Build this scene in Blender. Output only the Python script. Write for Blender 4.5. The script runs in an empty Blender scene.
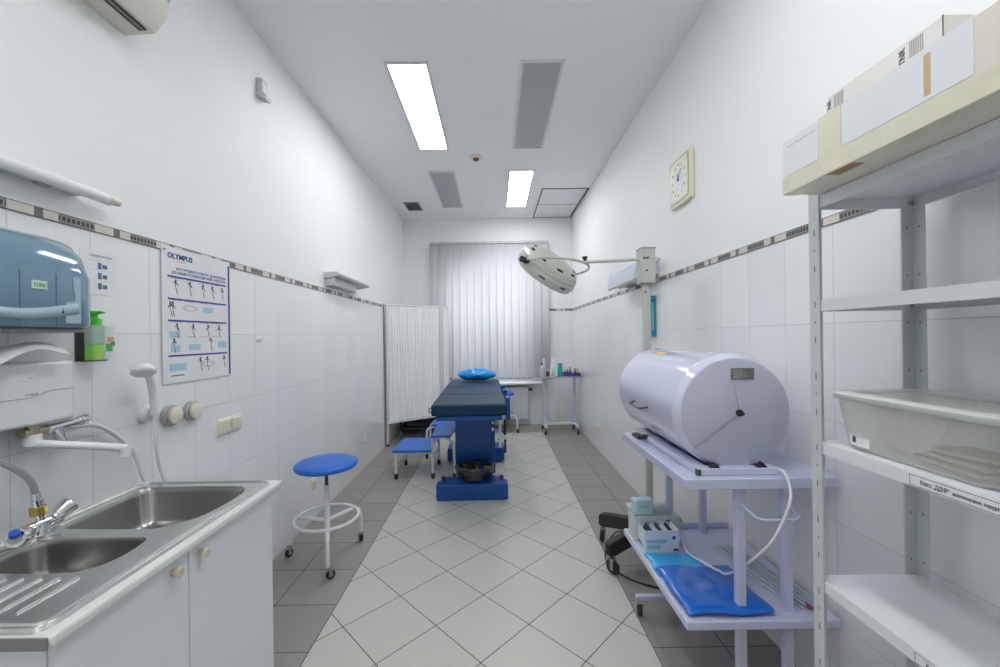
import bpy, bmesh, math, random
from mathutils import Vector, Matrix
random.seed(7)
PI = math.pi
S = bpy.context.scene
C = S.collection
# ---------------- camera, world, exposure ----------------
EYE = 1.456
cam = bpy.data.cameras.new('camera'); co = bpy.data.objects.new('camera', cam); C.objects.link(co)
cam.sensor_width = 36; cam.lens = 14.4; cam.shift_x = 0.0055; cam.shift_y = 0.003; cam.clip_start = 0.02
co.matrix_world = Matrix.Translation((0, 0, EYE)) @ Matrix.Rotation(math.radians(90), 4, 'X') @ Matrix.Rotation(math.radians(-0.8), 4, 'Z')
S.camera = co
w = bpy.data.worlds.new('world'); S.world = w; w.use_nodes = True
bg = w.node_tree.nodes['Background']; bg.inputs[0].default_value = (0.97, 0.97, 1.0, 1); bg.inputs[1].default_value = 3.0
S.view_settings.view_transform = 'Standard'; S.view_settings.look = 'None'
S.view_settings.exposure = 0.18; S.view_settings.gamma = 1.0; S.view_settings.use_curve_mapping = False
S.cycles.use_denoising = True
S.cycles.max_bounces = 10; S.cycles.diffuse_bounces = 6; S.cycles.glossy_bounces = 4; S.cycles.transmission_bounces = 8
S.cycles.transparent_max_bounces = 12; S.cycles.caustics_reflective = False; S.cycles.caustics_refractive = False
S.cycles.sample_clamp_indirect = 6
LAMP = 16.0           # emission of the lit ceiling diffusers
# ---------------- materials ----------------
class NT:
    def __init__(s, name):
        s.m = bpy.data.materials.new(name); s.m.use_nodes = True; s.t = s.m.node_tree
        s.b = s.t.nodes['Principled BSDF']; s.out = s.t.nodes['Material Output']
        s.pos = None
    def n(s, typ, **kw):
        x = s.t.nodes.new(typ)
        for k, v in kw.items(): setattr(x, k, v)
        return x
    def link(s, a, b): s.t.links.new(a, b)
    def _in(s, node, i, v):
        if isinstance(v, (int, float)): node.inputs[i].default_value = v
        elif isinstance(v, (tuple, list)): node.inputs[i].default_value = v
        else: s.link(v, node.inputs[i])
    def math(s, op, a, b=0.0, c=None):
        x = s.n('ShaderNodeMath', operation=op); s._in(x, 0, a); s._in(x, 1, b)
        if c is not None: s._in(x, 2, c)
        return x.outputs[0]
    def mix(s, f, a, b):
        x = s.n('ShaderNodeMix', data_type='RGBA'); s._in(x, 0, f); s._in(x, 6, a); s._in(x, 7, b)
        return x.outputs[2]
    def xyz(s):
        if s.pos is None:
            g = s.n('ShaderNodeNewGeometry'); q = s.n('ShaderNodeSeparateXYZ'); s.link(g.outputs['Position'], q.inputs[0]); s.pos = q.outputs; s.g = g
        return s.pos
    def noise(s, scale, detail=3, rough=.5):
        x = s.n('ShaderNodeTexNoise'); x.inputs['Scale'].default_value = scale; x.inputs['Detail'].default_value = detail; x.inputs['Roughness'].default_value = rough
        tc = s.n('ShaderNodeTexCoord'); s.link(tc.outputs['Object'], x.inputs['Vector'])
        return x.outputs[0]
    def bump(s, h, strength=.2, dist=.002):
        x = s.n('ShaderNodeBump'); x.inputs['Strength'].default_value = strength; x.inputs['Distance'].default_value = dist
        s.link(h, x.inputs['Height']); s.link(x.outputs[0], s.b.inputs['Normal'])
def c4(c): return (c[0], c[1], c[2], 1)
def sc(c, k): return c4([min(1, v*k) for v in c[:3]])
MATS = {}
def M(name, col, rough=.5, metal=0., var=.05, nscale=8, bump=0., trans=0., alpha=1., emit=None, coat=0., bscale=60):
    if name in MATS: return MATS[name]
    t = NT(name); b = t.b
    f = t.noise(nscale)
    t.link(t.mix(f, sc(col, 1-var), sc(col, 1+var)), b.inputs['Base Color'])
    b.inputs['Roughness'].default_value = rough; b.inputs['Metallic'].default_value = metal
    if trans: b.inputs['Transmission Weight'].default_value = trans
    if alpha < 1: b.inputs['Alpha'].default_value = alpha
    if coat: b.inputs['Coat Weight'].default_value = coat; b.inputs['Coat Roughness'].default_value = .08
    if emit: b.inputs['Emission Color'].default_value = c4(emit[0]); b.inputs['Emission Strength'].default_value = emit[1]
    if bump: t.bump(t.noise(bscale, 4), bump, .003)
    MATS[name] = t.m; return t.m
def grid_mask(t, coord, period, phase, half):
    """1 on a joint line of the given half width, repeated along coord"""
    a = t.math('SUBTRACT', coord, phase); a = t.math('DIVIDE', a, period); a = t.math('FRACT', a)
    a = t.math('SUBTRACT', a, .5); a = t.math('ABSOLUTE', a)          # .5 at the joint
    return t.math('GREATER_THAN', a, .5 - half/period), a
def idhash(t, a, pa, oa, b_, pb, ob):
    x = t.math('FLOOR', t.math('DIVIDE', t.math('SUBTRACT', a, oa), pa)); y = t.math('FLOOR', t.math('DIVIDE', t.math('SUBTRACT', b_, ob), pb))
    cmb = t.n('ShaderNodeCombineXYZ'); t.link(x, cmb.inputs[0]); t.link(y, cmb.inputs[1])
    wn = t.n('ShaderNodeTexWhiteNoise'); wn.noise_dimensions = '2D'; t.link(cmb.outputs[0], wn.inputs[0]); return wn.outputs[0]
TR = .3763   # wall tile row
def wall_mat(name, axis, phase, paint=(.855, .865, .87)):
    t = NT(name); p = t.xyz(); u = p[axis]; z = p[2]
    mv, _ = grid_mask(t, u, .2525, phase, .0016); mh, _ = grid_mask(t, z, TR, 1.865, .0016)
    j = t.math('MAXIMUM', mv, mh)
    hsh = idhash(t, u, .2525, phase, z, TR, 1.865)
    tile = t.mix(hsh, (.82, .83, .84, 1), (.86, .865, .87, 1))
    tile = t.mix(j, tile, (.60, .60, .60, 1))
    up = t.math('GREATER_THAN', z, 1.865)
    pn = t.noise(3, 4); pc = t.mix(pn, sc(paint, .97), sc(paint, 1.03))
    t.link(t.mix(up, tile, pc), t.b.inputs['Base Color'])
    r = t.math('MULTIPLY_ADD', up, .47, .13); r2 = t.math('MULTIPLY_ADD', j, .3, r); t.link(r2, t.b.inputs['Roughness'])
    # tiles: slight pillow at the joints and waviness; paint: roller texture
    wav = t.noise(2.2, 2); h = t.math('MULTIPLY', wav, .6)
    h = t.math('SUBTRACT', h, t.math('MULTIPLY', j, .35))
    h = t.math('MULTIPLY', h, t.math('SUBTRACT', 1.0, up))
    h = t.math('ADD', h, t.math('MULTIPLY', t.math('MULTIPLY', t.noise(180, 2), up), .10))
    t.bump(h, .35, .003)
    return t.m
def floor_mat():
    t = NT('floor_tiles'); p = t.xyz(); x, y = p[0], p[1]; P = .3320; H = .0022; D = P*math.sqrt(2)
    pa = t.math('ADD', x, y); pb = t.math('SUBTRACT', y, x)
    m1, _ = grid_mask(t, pa, D, 1.235, H*1.41); m2, _ = grid_mask(t, pb, D, 2.337, H*1.41); ml = t.math('MAXIMUM', m1, m2)
    my, _ = grid_mask(t, y, P, 1.859, H)
    sr = t.math('SUBTRACT', x, 1.05); sl = t.math('SUBTRACT', x, -1.222)
    mxr = t.math('LESS_THAN', t.math('ABSOLUTE', sr), H); mxl = t.math('LESS_THAN', t.math('ABSOLUTE', sl), H)
    md = t.math('MAXIMUM', my, t.math('MAXIMUM', mxr, mxl))
    inl = t.math('MULTIPLY', t.math('GREATER_THAN', x, -.885), t.math('LESS_THAN', x, .718))
    e = t.math('MINIMUM', t.math('ABSOLUTE', t.math('ADD', x, .885)), t.math('ABSOLUTE', t.math('SUBTRACT', x, .718)))
    me = t.math('LESS_THAN', e, H)
    back = t.math('GREATER_THAN', y, 6.04)      # dark border along the window wall
    inl = t.math('MULTIPLY', inl, t.math('SUBTRACT', 1.0, back))
    j = t.math('ADD', t.math('MULTIPLY', ml, inl), t.math('MULTIPLY', md, t.math('SUBTRACT', 1.0, inl)))
    j = t.math('MINIMUM', t.math('MAXIMUM', j, me), 1.0)
    n1 = t.noise(260, 3, .7); n2 = t.noise(5, 3)
    hl = idhash(t, pa, D, 1.235, pb, D, 2.337); hd = idhash(t, x, P, -1.222, y, P, 1.859)
    lt = t.mix(n1, (.50, .495, .455, 1), (.58, .575, .535, 1)); lt = t.mix(t.math('MULTIPLY', hl, .35), lt, (.49, .485, .445, 1))
    dk = t.mix(n1, (.27, .25, .235, 1), (.35, .33, .315, 1)); dk = t.mix(t.math('MULTIPLY', hd, .5), dk, (.26, .24, .225, 1))
    col = t.mix(inl, dk, lt); col = t.mix(j, col, (.055, .05, .05, 1))
    t.link(col, t.b.inputs['Base Color'])
    t.link(t.math('MULTIPLY_ADD', n2, .12, t.math('MULTIPLY_ADD', j, .35, .30)), t.b.inputs['Roughness'])
    t.bump(t.math('SUBTRACT', t.math('MULTIPLY', n1, .12), j), .5, .0015)
    return t.m
def trim_mat(name, axis, ph):
    t = NT(name); p = t.xyz(); u = p[axis]; z = p[2]; PER = .27
    f = t.math('FRACT', t.math('DIVIDE', t.math('SUBTRACT', u, ph), PER))
    def rng(a, b): return t.math('MULTIPLY', t.math('GREATER_THAN', f, a), t.math('LESS_THAN', f, b))
    sq = rng(0, .1); st = rng(.27, .73)
    zc = t.math('ABSOLUTE', t.math('SUBTRACT', z, 1.883)); edge = t.math('GREATER_THAN', zc, .0145)
    thick = t.math('MULTIPLY', st, t.math('MULTIPLY', t.math('LESS_THAN', zc, .0075),
            t.math('GREATER_THAN', t.math('FRACT', t.math('MULTIPLY', u, 62.)), .38)))
    col = t.mix(t.noise(40, 3), (.62, .57, .52, 1), (.72, .69, .64, 1))
    col = t.mix(sq, col, (.17, .165, .155, 1)); col = t.mix(st, col, (.26, .25, .24, 1)); col = t.mix(thick, col, (.04, .038, .036, 1))
    col = t.mix(edge, col, (.10, .085, .075, 1))
    t.link(col, t.b.inputs['Base Color']); t.b.inputs['Roughness'].default_value = .3
    return t.m
WHITE = M('white_plastic', (.80, .81, .82), .35)
CREAM = M('cream_plastic', (.76, .73, .60), .35)
BEIGE = M('beige_plastic', (.72, .68, .58), .4)
WPAINT = M('white_enamel', (.74, .75, .77), .3, var=.02)
LAV = M('lilac_white_enamel', (.56, .59, .76), .22, var=.02, coat=.4)
LAV2 = M('drum_enamel', (.62, .645, .80), .14, var=.015, coat=.6)
BOWL = M('shaded_bowl_steel', (.40, .40, .385), .24, 1., var=.08, nscale=25)  # same steel as the deck, with the shade inside the bowls put into its colour
STEEL = M('stainless_steel', (.68, .68, .67), .27, 1., var=.08, nscale=25)
CHROME = M('chrome', (.75, .76, .78), .12, 1.)
BRASS = M('brass', (.55, .36, .10), .3, 1.)
BLACK = M('black_rubber', (.018, .018, .02), .55)
DARK = M('dark_plastic', (.035, .035, .04), .4)
GREYM = M('grey_metal', (.36, .37, .38), .4, .6)
LGREY = M('light_grey_plastic', (.52, .54, .54), .4)
BLUEV = M('blue_vinyl', (.003, .125, .58), .36, var=.08, bump=.05, bscale=120)
BLUEP = M('blue_enamel', (.0005, .062, .28), .3, var=.05)
NAVY = M('navy_mattress', (.008, .036, .078), .45, var=.15, bump=.15, bscale=30)
NAVY.node_tree.nodes['Principled BSDF'].inputs['Specular IOR Level'].default_value = .22
CYAN = M('cyan_film', (.003, .33, .86), .22, var=.15, bump=.5, bscale=26, coat=.4)
RACK = M('galvanised_enamel', (.60, .64, .65), .38, .15, var=.06, nscale=14)
RACKS = M('rack_white', (.74, .76, .79), .35, var=.03)
PAPER = M('paper', (.78, .79, .81), .7)
INK = M('dark_ink', (.05, .055, .07), .7)
BINK = M('blue_ink', (.03, .06, .35), .6)
LINK = M('pale_blue_print', (.42, .60, .72), .7)
OINK = M('orange_ink', (.8, .45, .08), .7)
# ---------------- mesh building ----------------
class MB:
    def __init__(s): s.bm = bmesh.new()
    def box(s, a, b):
        x0, y0, z0 = a; x1, y1, z1 = b
        v = [s.bm.verts.new(p) for p in ((x0,y0,z0),(x1,y0,z0),(x1,y1,z0),(x0,y1,z0),(x0,y0,z1),(x1,y0,z1),(x1,y1,z1),(x0,y1,z1))]
        for f in ((0,3,2,1),(4,5,6,7),(0,1,5,4),(1,2,6,5),(2,3,7,6),(3,0,4,7)): s.bm.faces.new([v[i] for i in f])
        return s
    def obox(s, c, size, rot=None):
        """box centred at c with an Euler rotation"""
        R = rot.to_matrix() if rot is not None else Matrix.Identity(3)
        h = [k/2 for k in size]; v = []
        for dz in (-1, 1):
            for dx, dy in ((-1,-1),(1,-1),(1,1),(-1,1)):
                v.append(s.bm.verts.new(Vector(c) + R @ Vector((dx*h[0], dy*h[1], dz*h[2]))))
        for f in ((0,3,2,1),(4,5,6,7),(0,1,5,4),(1,2,6,5),(2,3,7,6),(3,0,4,7)): s.bm.faces.new([v[i] for i in f])
        return s
    def ring(s, c, d, r, seg, up=None):
        d = Vector(d).normalized(); a = Vector((0,0,1)) if up is None else up
        if abs(d.dot(a)) > .95: a = Vector((1,0,0)) if abs(d.x) < .9 else Vector((0,1,0))
        e1 = d.cross(a).normalized(); e2 = d.cross(e1)
        return [s.bm.verts.new(Vector(c) + r*(math.cos(2*PI*i/seg)*e1 + math.sin(2*PI*i/seg)*e2)) for i in range(seg)]
    def bridge(s, A, B):
        n = len(A)
        for i in range(n): s.bm.faces.new((A[i], A[(i+1)%n], B[(i+1)%n], B[i]))
    def prof(s, c, d, pts, seg=32, cap0=True, cap1=True):
        """lathe: pts = (distance along d, radius)"""
        d = Vector(d).normalized(); R = [s.ring(Vector(c) + d*t, d, max(r, 1e-4), seg) for t, r in pts]
        for A, B in zip(R, R[1:]): s.bridge(A, B)
        if cap0: s.bm.faces.new(R[0][::-1])
        if cap1: s.bm.faces.new(R[-1])
        return s
    def cyl(s, a, b, r, r2=None, seg=20):
        a = Vector(a); b = Vector(b); return s.prof(a, b-a, [(0, r), ((b-a).length, r if r2 is None else r2)], seg)
    def tube(s, path, r, seg=10, smooth=0, closed=False):
        P = [Vector(p) for p in path]
        if smooth: P = spline(P, smooth, closed)
        R = []; up = Vector((0,0,1)); n = len(P); prev = None
        for i, p in enumerate(P):
            if closed: d = P[(i+1)%n] - P[i-1]
            else: d = P[min(i+1, n-1)] - P[max(i-1, 0)]
            d.normalize()
            if prev is None:
                a = up if abs(d.z) < .9 else Vector((1,0,0)); e1 = d.cross(a).normalized()
            else: e1 = (prev - d*prev.dot(d)).normalized()
            prev = e1; e2 = d.cross(e1)
            R.append([s.bm.verts.new(p + r*(math.cos(2*PI*k/seg)*e1 + math.sin(2*PI*k/seg)*e2)) for k in range(seg)])
        for A, B in zip(R, R[1:]): s.bridge(A, B)
        if closed: s.bridge(R[-1], R[0])
        else: s.bm.faces.new(R[0][::-1]); s.bm.faces.new(R[-1])
        return s
    def prism(s, pts, axis, lo, hi):
        """polygon pts in the two other axes, extruded along axis"""
        def mk(p, t):
            q = list(p); q.insert(axis, t); return s.bm.verts.new(q)
        A = [mk(p, lo) for p in pts]; B = [mk(p, hi) for p in pts]
        s.bridge(A, B); s.bm.faces.new(A[::-1]); s.bm.faces.new(B); return s
    def quad(s, *p):
        s.bm.faces.new([s.bm.verts.new(q) for q in p]); return s
    def blob(s, c, r, seg=24, ring=14, fn=None):
        rows = []
        for i in range(1, ring):
            th = PI*i/ring; row = []
            for k in range(seg):
                ph = 2*PI*k/seg; d = Vector((math.sin(th)*math.cos(ph), math.sin(th)*math.sin(ph), math.cos(th)))
                q = Vector((d.x*r[0], d.y*r[1], d.z*r[2]))
                if fn: q = fn(d, q)
                row.append(s.bm.verts.new(Vector(c) + q))
            rows.append(row)
        for A, B in zip(rows, rows[1:]): s.bridge(A, B)
        s.bm.faces.new(rows[0][::-1]); s.bm.faces.new(rows[-1]); return s
    def build(s, name, mat, parent=None, bevel=0, seg=2, angle=35, sub=0, solid=0, at=None):
        bmesh.ops.recalc_face_normals(s.bm, faces=s.bm.faces)
        me = bpy.data.meshes.new(name)
        o = bpy.data.objects.new(name, me); C.objects.link(o)
        off = Vector((0, 0, 0))
        if parent is not None:
            o.parent = parent
            if parent.get('_root'): off = Vector(parent.location)
            else: off = Vector(parent.get('_off', (0, 0, 0)))
            bmesh.ops.translate(s.bm, verts=s.bm.verts, vec=-off)
            o['_off'] = list(off)
        elif at is not None:
            bmesh.ops.translate(s.bm, verts=s.bm.verts, vec=-Vector(at)); o.location = at; o['_off'] = list(at)
        s.bm.to_mesh(me); s.bm.free()
        for p in me.polygons: p.use_smooth = True
        me.set_sharp_from_angle(angle=math.radians(angle))
        me.materials.append(mat)
        if solid: q = o.modifiers.new('Solidify', 'SOLIDIFY'); q.thickness = solid; q.offset = 0
        if bevel: q = o.modifiers.new('Bevel', 'BEVEL'); q.width = bevel; q.segments = seg; q.limit_method = 'ANGLE'; q.angle_limit = math.radians(40); q.harden_normals = False
        if sub: q = o.modifiers.new('Subsurf', 'SUBSURF'); q.levels = sub; q.render_levels = sub
        return o
def spline(P, k, closed=False):
    out = []; n = len(P)
    for i in range(n if closed else n-1):
        if closed: p0, p1, p2, p3 = P[i-1], P[i], P[(i+1)%n], P[(i+2)%n]
        else: p0, p1, p2, p3 = P[max(i-1,0)], P[i], P[i+1], P[min(i+2,n-1)]
        for j in range(k):
            t = j/k
            out.append(.5*((2*p1) + (p2-p0)*t + (2*p0-5*p1+4*p2-p3)*t*t + (3*p1-p0-3*p2+p3)*t**3))
    if not closed: out.append(P[-1])
    return out
def thing(name, loc, label, cat, group=None):
    o = bpy.data.objects.new(name, None); C.objects.link(o); o.location = loc; o['_root'] = 1; o.empty_display_size = .1
    o['label'] = label; o['category'] = cat
    if group: o['group'] = group
    return o
def tag(o, label, cat, group=None):
    o['label'] = label; o['category'] = cat
    if group: o['group'] = group
    return o
def struct(o): o['kind'] = 'structure'; return o
def dup(root, loc, label=None, rz=0, group=None):
    r = root.copy(); C.objects.link(r); r.location = loc; r.rotation_euler = (0, 0, rz)
    if label: r['label'] = label
    if group: r['group'] = group
    for ch in list(root.children):
        c = ch.copy(); C.objects.link(c); c.parent = r
        for g in list(ch.children):
            d = g.copy(); C.objects.link(d); d.parent = c
    return r
def text(name, body, size, mat, parent, origin, right, up, depth=.0004, align='LEFT', width=None, bold=0):
    cu = bpy.data.curves.new(name, 'FONT'); cu.body = body; cu.size = size; cu.align_x = align; cu.extrude = depth; cu.resolution_u = 2; cu.offset = bold
    to = bpy.data.objects.new(name, cu); C.objects.link(to)
    bpy.context.view_layer.update()
    me = bpy.data.meshes.new_from_object(to.evaluated_get(bpy.context.evaluated_depsgraph_get()))
    bpy.data.objects.remove(to)
    r = Vector(right).normalized(); u = Vector(up).normalized(); nrm = r.cross(u)
    sx = 1.
    if width:
        xs = [v.co.x for v in me.vertices]; sx = width/(max(xs)-min(xs)) if xs else 1
    mw = Matrix.Translation(origin) @ Matrix((r, u, nrm)).transposed().to_4x4() @ Matrix.Diagonal((sx, 1, 1, 1))
    me.transform(mw)
    o = bpy.data.objects.new(name, me); C.objects.link(o); me.materials.clear(); me.materials.append(mat)
    if parent is not None:
        o.parent = parent
        off = Vector(parent.location) if parent.get('_root') else Vector(parent.get('_off', (0,0,0)))
        me.transform(Matrix.Translation(-off)); o['_off'] = list(off)
    return o
# ---------------- room shell ----------------
XL, XR, YB, YN, ZC = -1.486, 1.293, 6.6, -1.6, 3.41
WL = wall_mat('wall_left_tiles', 1, 1.222); WR = wall_mat('wall_right_tiles', 1, 1.018); WB = wall_mat('wall_back_tiles', 0, .80)
struct(MB().box((XL-.15, YN-.15, -.1), (XR+.15, YB+.3, 0)).build('floor', floor_mat()))
CEIL = M('ceiling_paint', (.86, .87, .875), .8, var=.02, nscale=2)
struct(MB().box((XL-.15, YN-.15, ZC), (XR+.15, YB+.3, ZC+.1)).build('ceiling', CEIL))
struct(MB().box((XL-.15, YN-.15, 0), (XL, YB+.3, ZC)).build('wall_left', WL))
struct(MB().box((XR, YN-.15, 0), (XR+.15, YB+.3, ZC)).build('wall_right', WR))
struct(MB().box((XL, YN-.15, 0), (XR, YN, ZC)).build('wall_near', WB))
# back wall with an arched window opening
WX0, WX1, WZ0, WZS, WZT = -.80, .60, .74, 2.35, 2.78
b = MB()
def arch(y):
    pts = [(WX0, WZ0), (WX1, WZ0)]
    for i in range(17):
        a = PI*i/16; pts.append(((WX0+WX1)/2 + (WX1-WX0)/2*math.cos(a), WZS + (WZT-WZS)*math.sin(a)))
    return [(x, y, z) for x, z in pts]
rings = []
for y in (YB, YB+.28):
    inner = [b.bm.verts.new(p) for p in arch(y)]
    outer = [b.bm.verts.new(p) for p in ((XL, y, 0), (XR, y, 0), (XR, y, ZC), (XL, y, ZC))]
    ed = []
    for L in (inner, outer):
        for i in range(len(L)): ed.append(b.bm.edges.new((L[i], L[(i+1) % len(L)])))
    bmesh.ops.triangle_fill(b.bm, edges=ed, use_beauty=True)
    rings.append(inner)
b.bridge(rings[0], rings[1])
struct(b.build('wall_back', WB))
wf = MB()
for x in (WX0+.03, (WX0+WX1)/2, WX1-.03): wf.box((x-.03, YB+.12, WZ0), (x+.03, YB+.18, 2.35 if abs(x-(WX0+WX1)/2) > .1 else 2.75))
for z in (WZ0+.03, 2.3): wf.box((WX0, YB+.121, z-.03), (WX1, YB+.179, z+.03))
win = struct(wf.build('window_1', WHITE, bevel=.004))
def glass_mat():
    t = NT('window_glass'); b = t.b; b.inputs['Base Color'].default_value = (.9, .95, .95, 1); b.inputs['Roughness'].default_value = .02
    tr = t.n('ShaderNodeBsdfTransparent'); tr.inputs[0].default_value = (.95, .97, .97, 1); mx = t.n('ShaderNodeMixShader'); mx.inputs[0].default_value = .08
    t.link(tr.outputs[0], mx.inputs[1]); t.link(b.outputs[0], mx.inputs[2]); t.link(mx.outputs[0], t.out.inputs[0]); return t.m
GL = glass_mat()
gp = MB(); pts = [(p[0], p[2]) for p in arch(0)]; gp.prism(pts, 1, YB+.145, YB+.151); gp.build('pane', GL, win)
# decorative border tiles
TL = trim_mat('border_tiles_long', 1, 1.292); TB = trim_mat('border_tiles_back', 0, .83)
struct(MB().box((XL, YN, 1.866), (XL+.004, 5.34, 1.9)).build('trim_1', TL))
struct(MB().box((XR-.004, YN, 1.866), (XR, YB, 1.9)).build('trim_2', TL))
struct(MB().box((.86, YB-.004, 1.866), (XR, YB, 1.9)).build('trim_3', TB))
struct(MB().box((XL, 5.34, 0), (XL+.014, 5.365, 1.915)).build('trim_4', M('tile_edge_profile', (.30, .31, .31), .4, .5)))
# ---------------- ceiling fittings ----------------
LITM = M('lit_diffuser', (.9, .92, .95), .5, emit=((.985, .995, 1.0), LAMP))
def dull():
    t = NT('unlit_diffuser'); p = t.xyz()
    g = t.math('FRACT', t.math('MULTIPLY', p[0], 55.)); h = t.math('FRACT', t.math('MULTIPLY', p[1], 55.))
    k = t.math('MULTIPLY', t.math('GREATER_THAN', g, .5), t.math('GREATER_THAN', h, .5))
    t.link(t.mix(k, (.40, .41, .43, 1), (.45, .46, .48, 1)), t.b.inputs['Base Color']); t.b.inputs['Roughness'].default_value = .35
    return t.m
DULL = dull()
FRM = M('lamp_frame', (.66, .68, .71), .4)
def ceiling_lamp(cx, y0, y1, lit, label):
    t = thing('ceiling_light', (cx, (y0+y1)/2, ZC), label, 'ceiling light', 'recessed ceiling lights')
    W = .155; f = .02
    b = MB(); z0 = ZC-.012
    b.box((cx-W, y0, z0), (cx-W+f, y1, ZC)).box((cx+W-f, y0, z0), (cx+W, y1, ZC)).box((cx-W+f, y0, z0), (cx+W-f, y0+f, ZC)).box((cx-W+f, y1-f, z0), (cx+W-f, y1, ZC))
    b.build('lamp_frame', FRM, t, bevel=.002)
    MB().box((cx-W+f, y0+f, ZC-.006), (cx+W-f, y1-f, ZC-.0005)).build('diffuser', LITM if lit else DULL, t)
ceiling_lamp(-.60, 2.83, 4.15, True, 'lit rectangular ceiling light, the larger and nearer of the two glowing ones')
ceiling_lamp(.37, 2.83, 4.15, False, 'unlit grey ceiling light in the right row, beside the nearer glowing light')
ceiling_lamp(-.60, 4.70, 6.02, False, 'unlit grey ceiling light in the left row, near the small vent grille')
ceiling_lamp(.35, 4.70, 6.02, True, 'lit rectangular ceiling light beside the ceiling access hatch')
ceiling_lamp(.37, .3, 1.62, True, 'added ceiling light above the rack side, unseen, brightens the near room')  # added out of view to lift the near walls and cabinet front
ceiling_lamp(-.60, -1.2, .12, True, 'added unseen ceiling light behind the viewer, fills in light on the sink side')  # extra fill light behind the camera, added for overall brightness
h = thing('access_hatch', (.96, 5.96, ZC), 'white two-panel access hatch with dark frame in far corner of ceiling', 'ceiling hatch')
b = MB(); x0, x1, y0, y1 = .655, 1.285, 5.30, 6.59
for a, c in (((x0, y0), (x1, y0+.02)), ((x0, y1-.02), (x1, y1)), ((x0, y0+.02), (x0+.02, y1-.02)), ((x1-.03, y0+.02), (x1, y1-.02)), ((x0+.02, 5.93), (x1-.03, 5.945))):
    b.box((a[0], a[1], ZC-.008), (c[0], c[1], ZC))
b.build('hatch_frame', M('dark_grey_trim', (.14, .145, .15), .5), h)
MB().box((x0+.02, y0+.02, ZC-.006), (x1-.03, 5.93, ZC)).build('hatch_panel', WPAINT, h)
MB().box((x0+.02, 5.945, ZC-.006), (x1-.03, y1-.02, ZC)).build('hatch_panel', WPAINT, h)
v = thing('ceiling_vent', (-1.18, 5.94, ZC), 'small square dark louvred vent grille in ceiling at far left', 'vent')
b = MB(); b.box((-1.29, 5.76, ZC-.01), (-1.07, 5.785, ZC)).box((-1.29, 6.105, ZC-.01), (-1.07, 6.13, ZC)).box((-1.29, 5.785, ZC-.01), (-1.27, 6.105, ZC)).box((-1.09, 5.785, ZC-.01), (-1.07, 6.105, ZC))
b.build('vent_frame', M('vent_grey', (.30, .30, .30), .5), v)
b = MB()
for i in range(9): b.obox((-1.18, 5.805+i*.035, ZC-.006), (.18, .02, .003), __import__('mathutils').Euler((.5, 0, 0)))
b.build('louvre', M('vent_dark', (.13, .125, .12), .5), v)
d = thing('smoke_detector', (-.175, 4.35, ZC), 'small round cream smoke detector on ceiling between the four lights', 'smoke detector')
MB().prof((-.175, 4.35, ZC), (0, 0, -1), [(0, .07), (.012, .068), (.02, .045)], 28).build('detector_base', CREAM, d)
MB().prof((-.175, 4.35, ZC-.02), (0, 0, -1), [(0, .034), (.018, .028), (.024, .01)], 20).build('sensor_cage', M('dark_brass', (.12, .10, .04), .4, .5), d)
# ---------------- window blind, sill, radiator ----------------
def slat_mat():
    t = NT('blind_fabric'); b = t.b
    b.inputs['Base Color'].default_value = (.84, .85, .87, 1); b.inputs['Roughness'].default_value = .8
    tr = t.n('ShaderNodeBsdfTranslucent'); tr.inputs[0].default_value = (.90, .90, .92, 1)
    mx = t.n('ShaderNodeMixShader'); mx.inputs[0].default_value = .42
    t.link(b.outputs[0], mx.inputs[1]); t.link(tr.outputs[0], mx.inputs[2]); t.link(mx.outputs[0], t.out.inputs[0])
    t.bump(t.noise(300, 2), .1, .001); return t.m
SL = slat_mat()
bl = thing('vertical_blind', (-.07, 6.5, 2.98), 'white vertical slat blind covering the far window', 'window blind')
MB().box((-1.03, 6.48, 2.965), (.90, 6.53, 3.0)).build('headrail', LGREY, bl, bevel=.003)
NS = 16; SW = 1.92/NS
for i in range(NS):
    cx = -1.03 + SW*(i+.5); b = MB(); rows = []
    for z in (.79, 2.965):
        row = []
        for k in range(7):
            s = k/6-.5; a = math.radians(13)
            row.append(b.bm.verts.new((cx + s*.134*math.cos(a), 6.505 - s*.134*math.sin(a) - .006*(1-4*s*s), z)))
        rows.append(row)
    for k in range(6): b.bm.faces.new((rows[0][k], rows[0][k+1], rows[1][k+1], rows[1][k]))
    sl = b.build('slat', SL, bl, solid=.0008, angle=80)
    MB().obox((cx, 6.503, .772), (.115, .006, .035), __import__('mathutils').Euler((0, 0, -math.radians(13)))).build('slat_weight', M('grey_weight', (.36, .37, .41), .5), sl)
b = MB(); chain = [(-.99, 6.46, 2.95), (-.99, 6.455, 1.8), (-.985, 6.455, 1.0)]
b.tube(chain, .002, 6); b.build('pull_chain', LGREY, bl)
struct(MB().box((-1.08, 6.36, .685), (.80, YB, .712)).build('trim_5', WHITE, bevel=.006))
r = thing('radiator', (-.1, 6.53, .1), 'white panel radiator under the window sill behind the operating table', 'radiator')
MB().box((-.78, 6.47, .11), (.535, 6.56, .63)).build('panel', WPAINT, r, bevel=.01)
b = MB()
for i in range(26): b.box((-.76+i*.05, 6.462, .15), (-.735+i*.05, 6.47, .60))
b.build('fluting', WPAINT, r, bevel=.003)
MB().cyl((.535, 6.52, .59), (.60, 6.52, .59), .02).cyl((.58, 6.52, .59), (.58, 6.46, .59), .022).build('valve', DARK, r)
for x in (.2, -.6): MB().cyl((x, 6.5, 0.002), (x, 6.5, .12), .012).build('pipe', GREYM, r)
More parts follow.
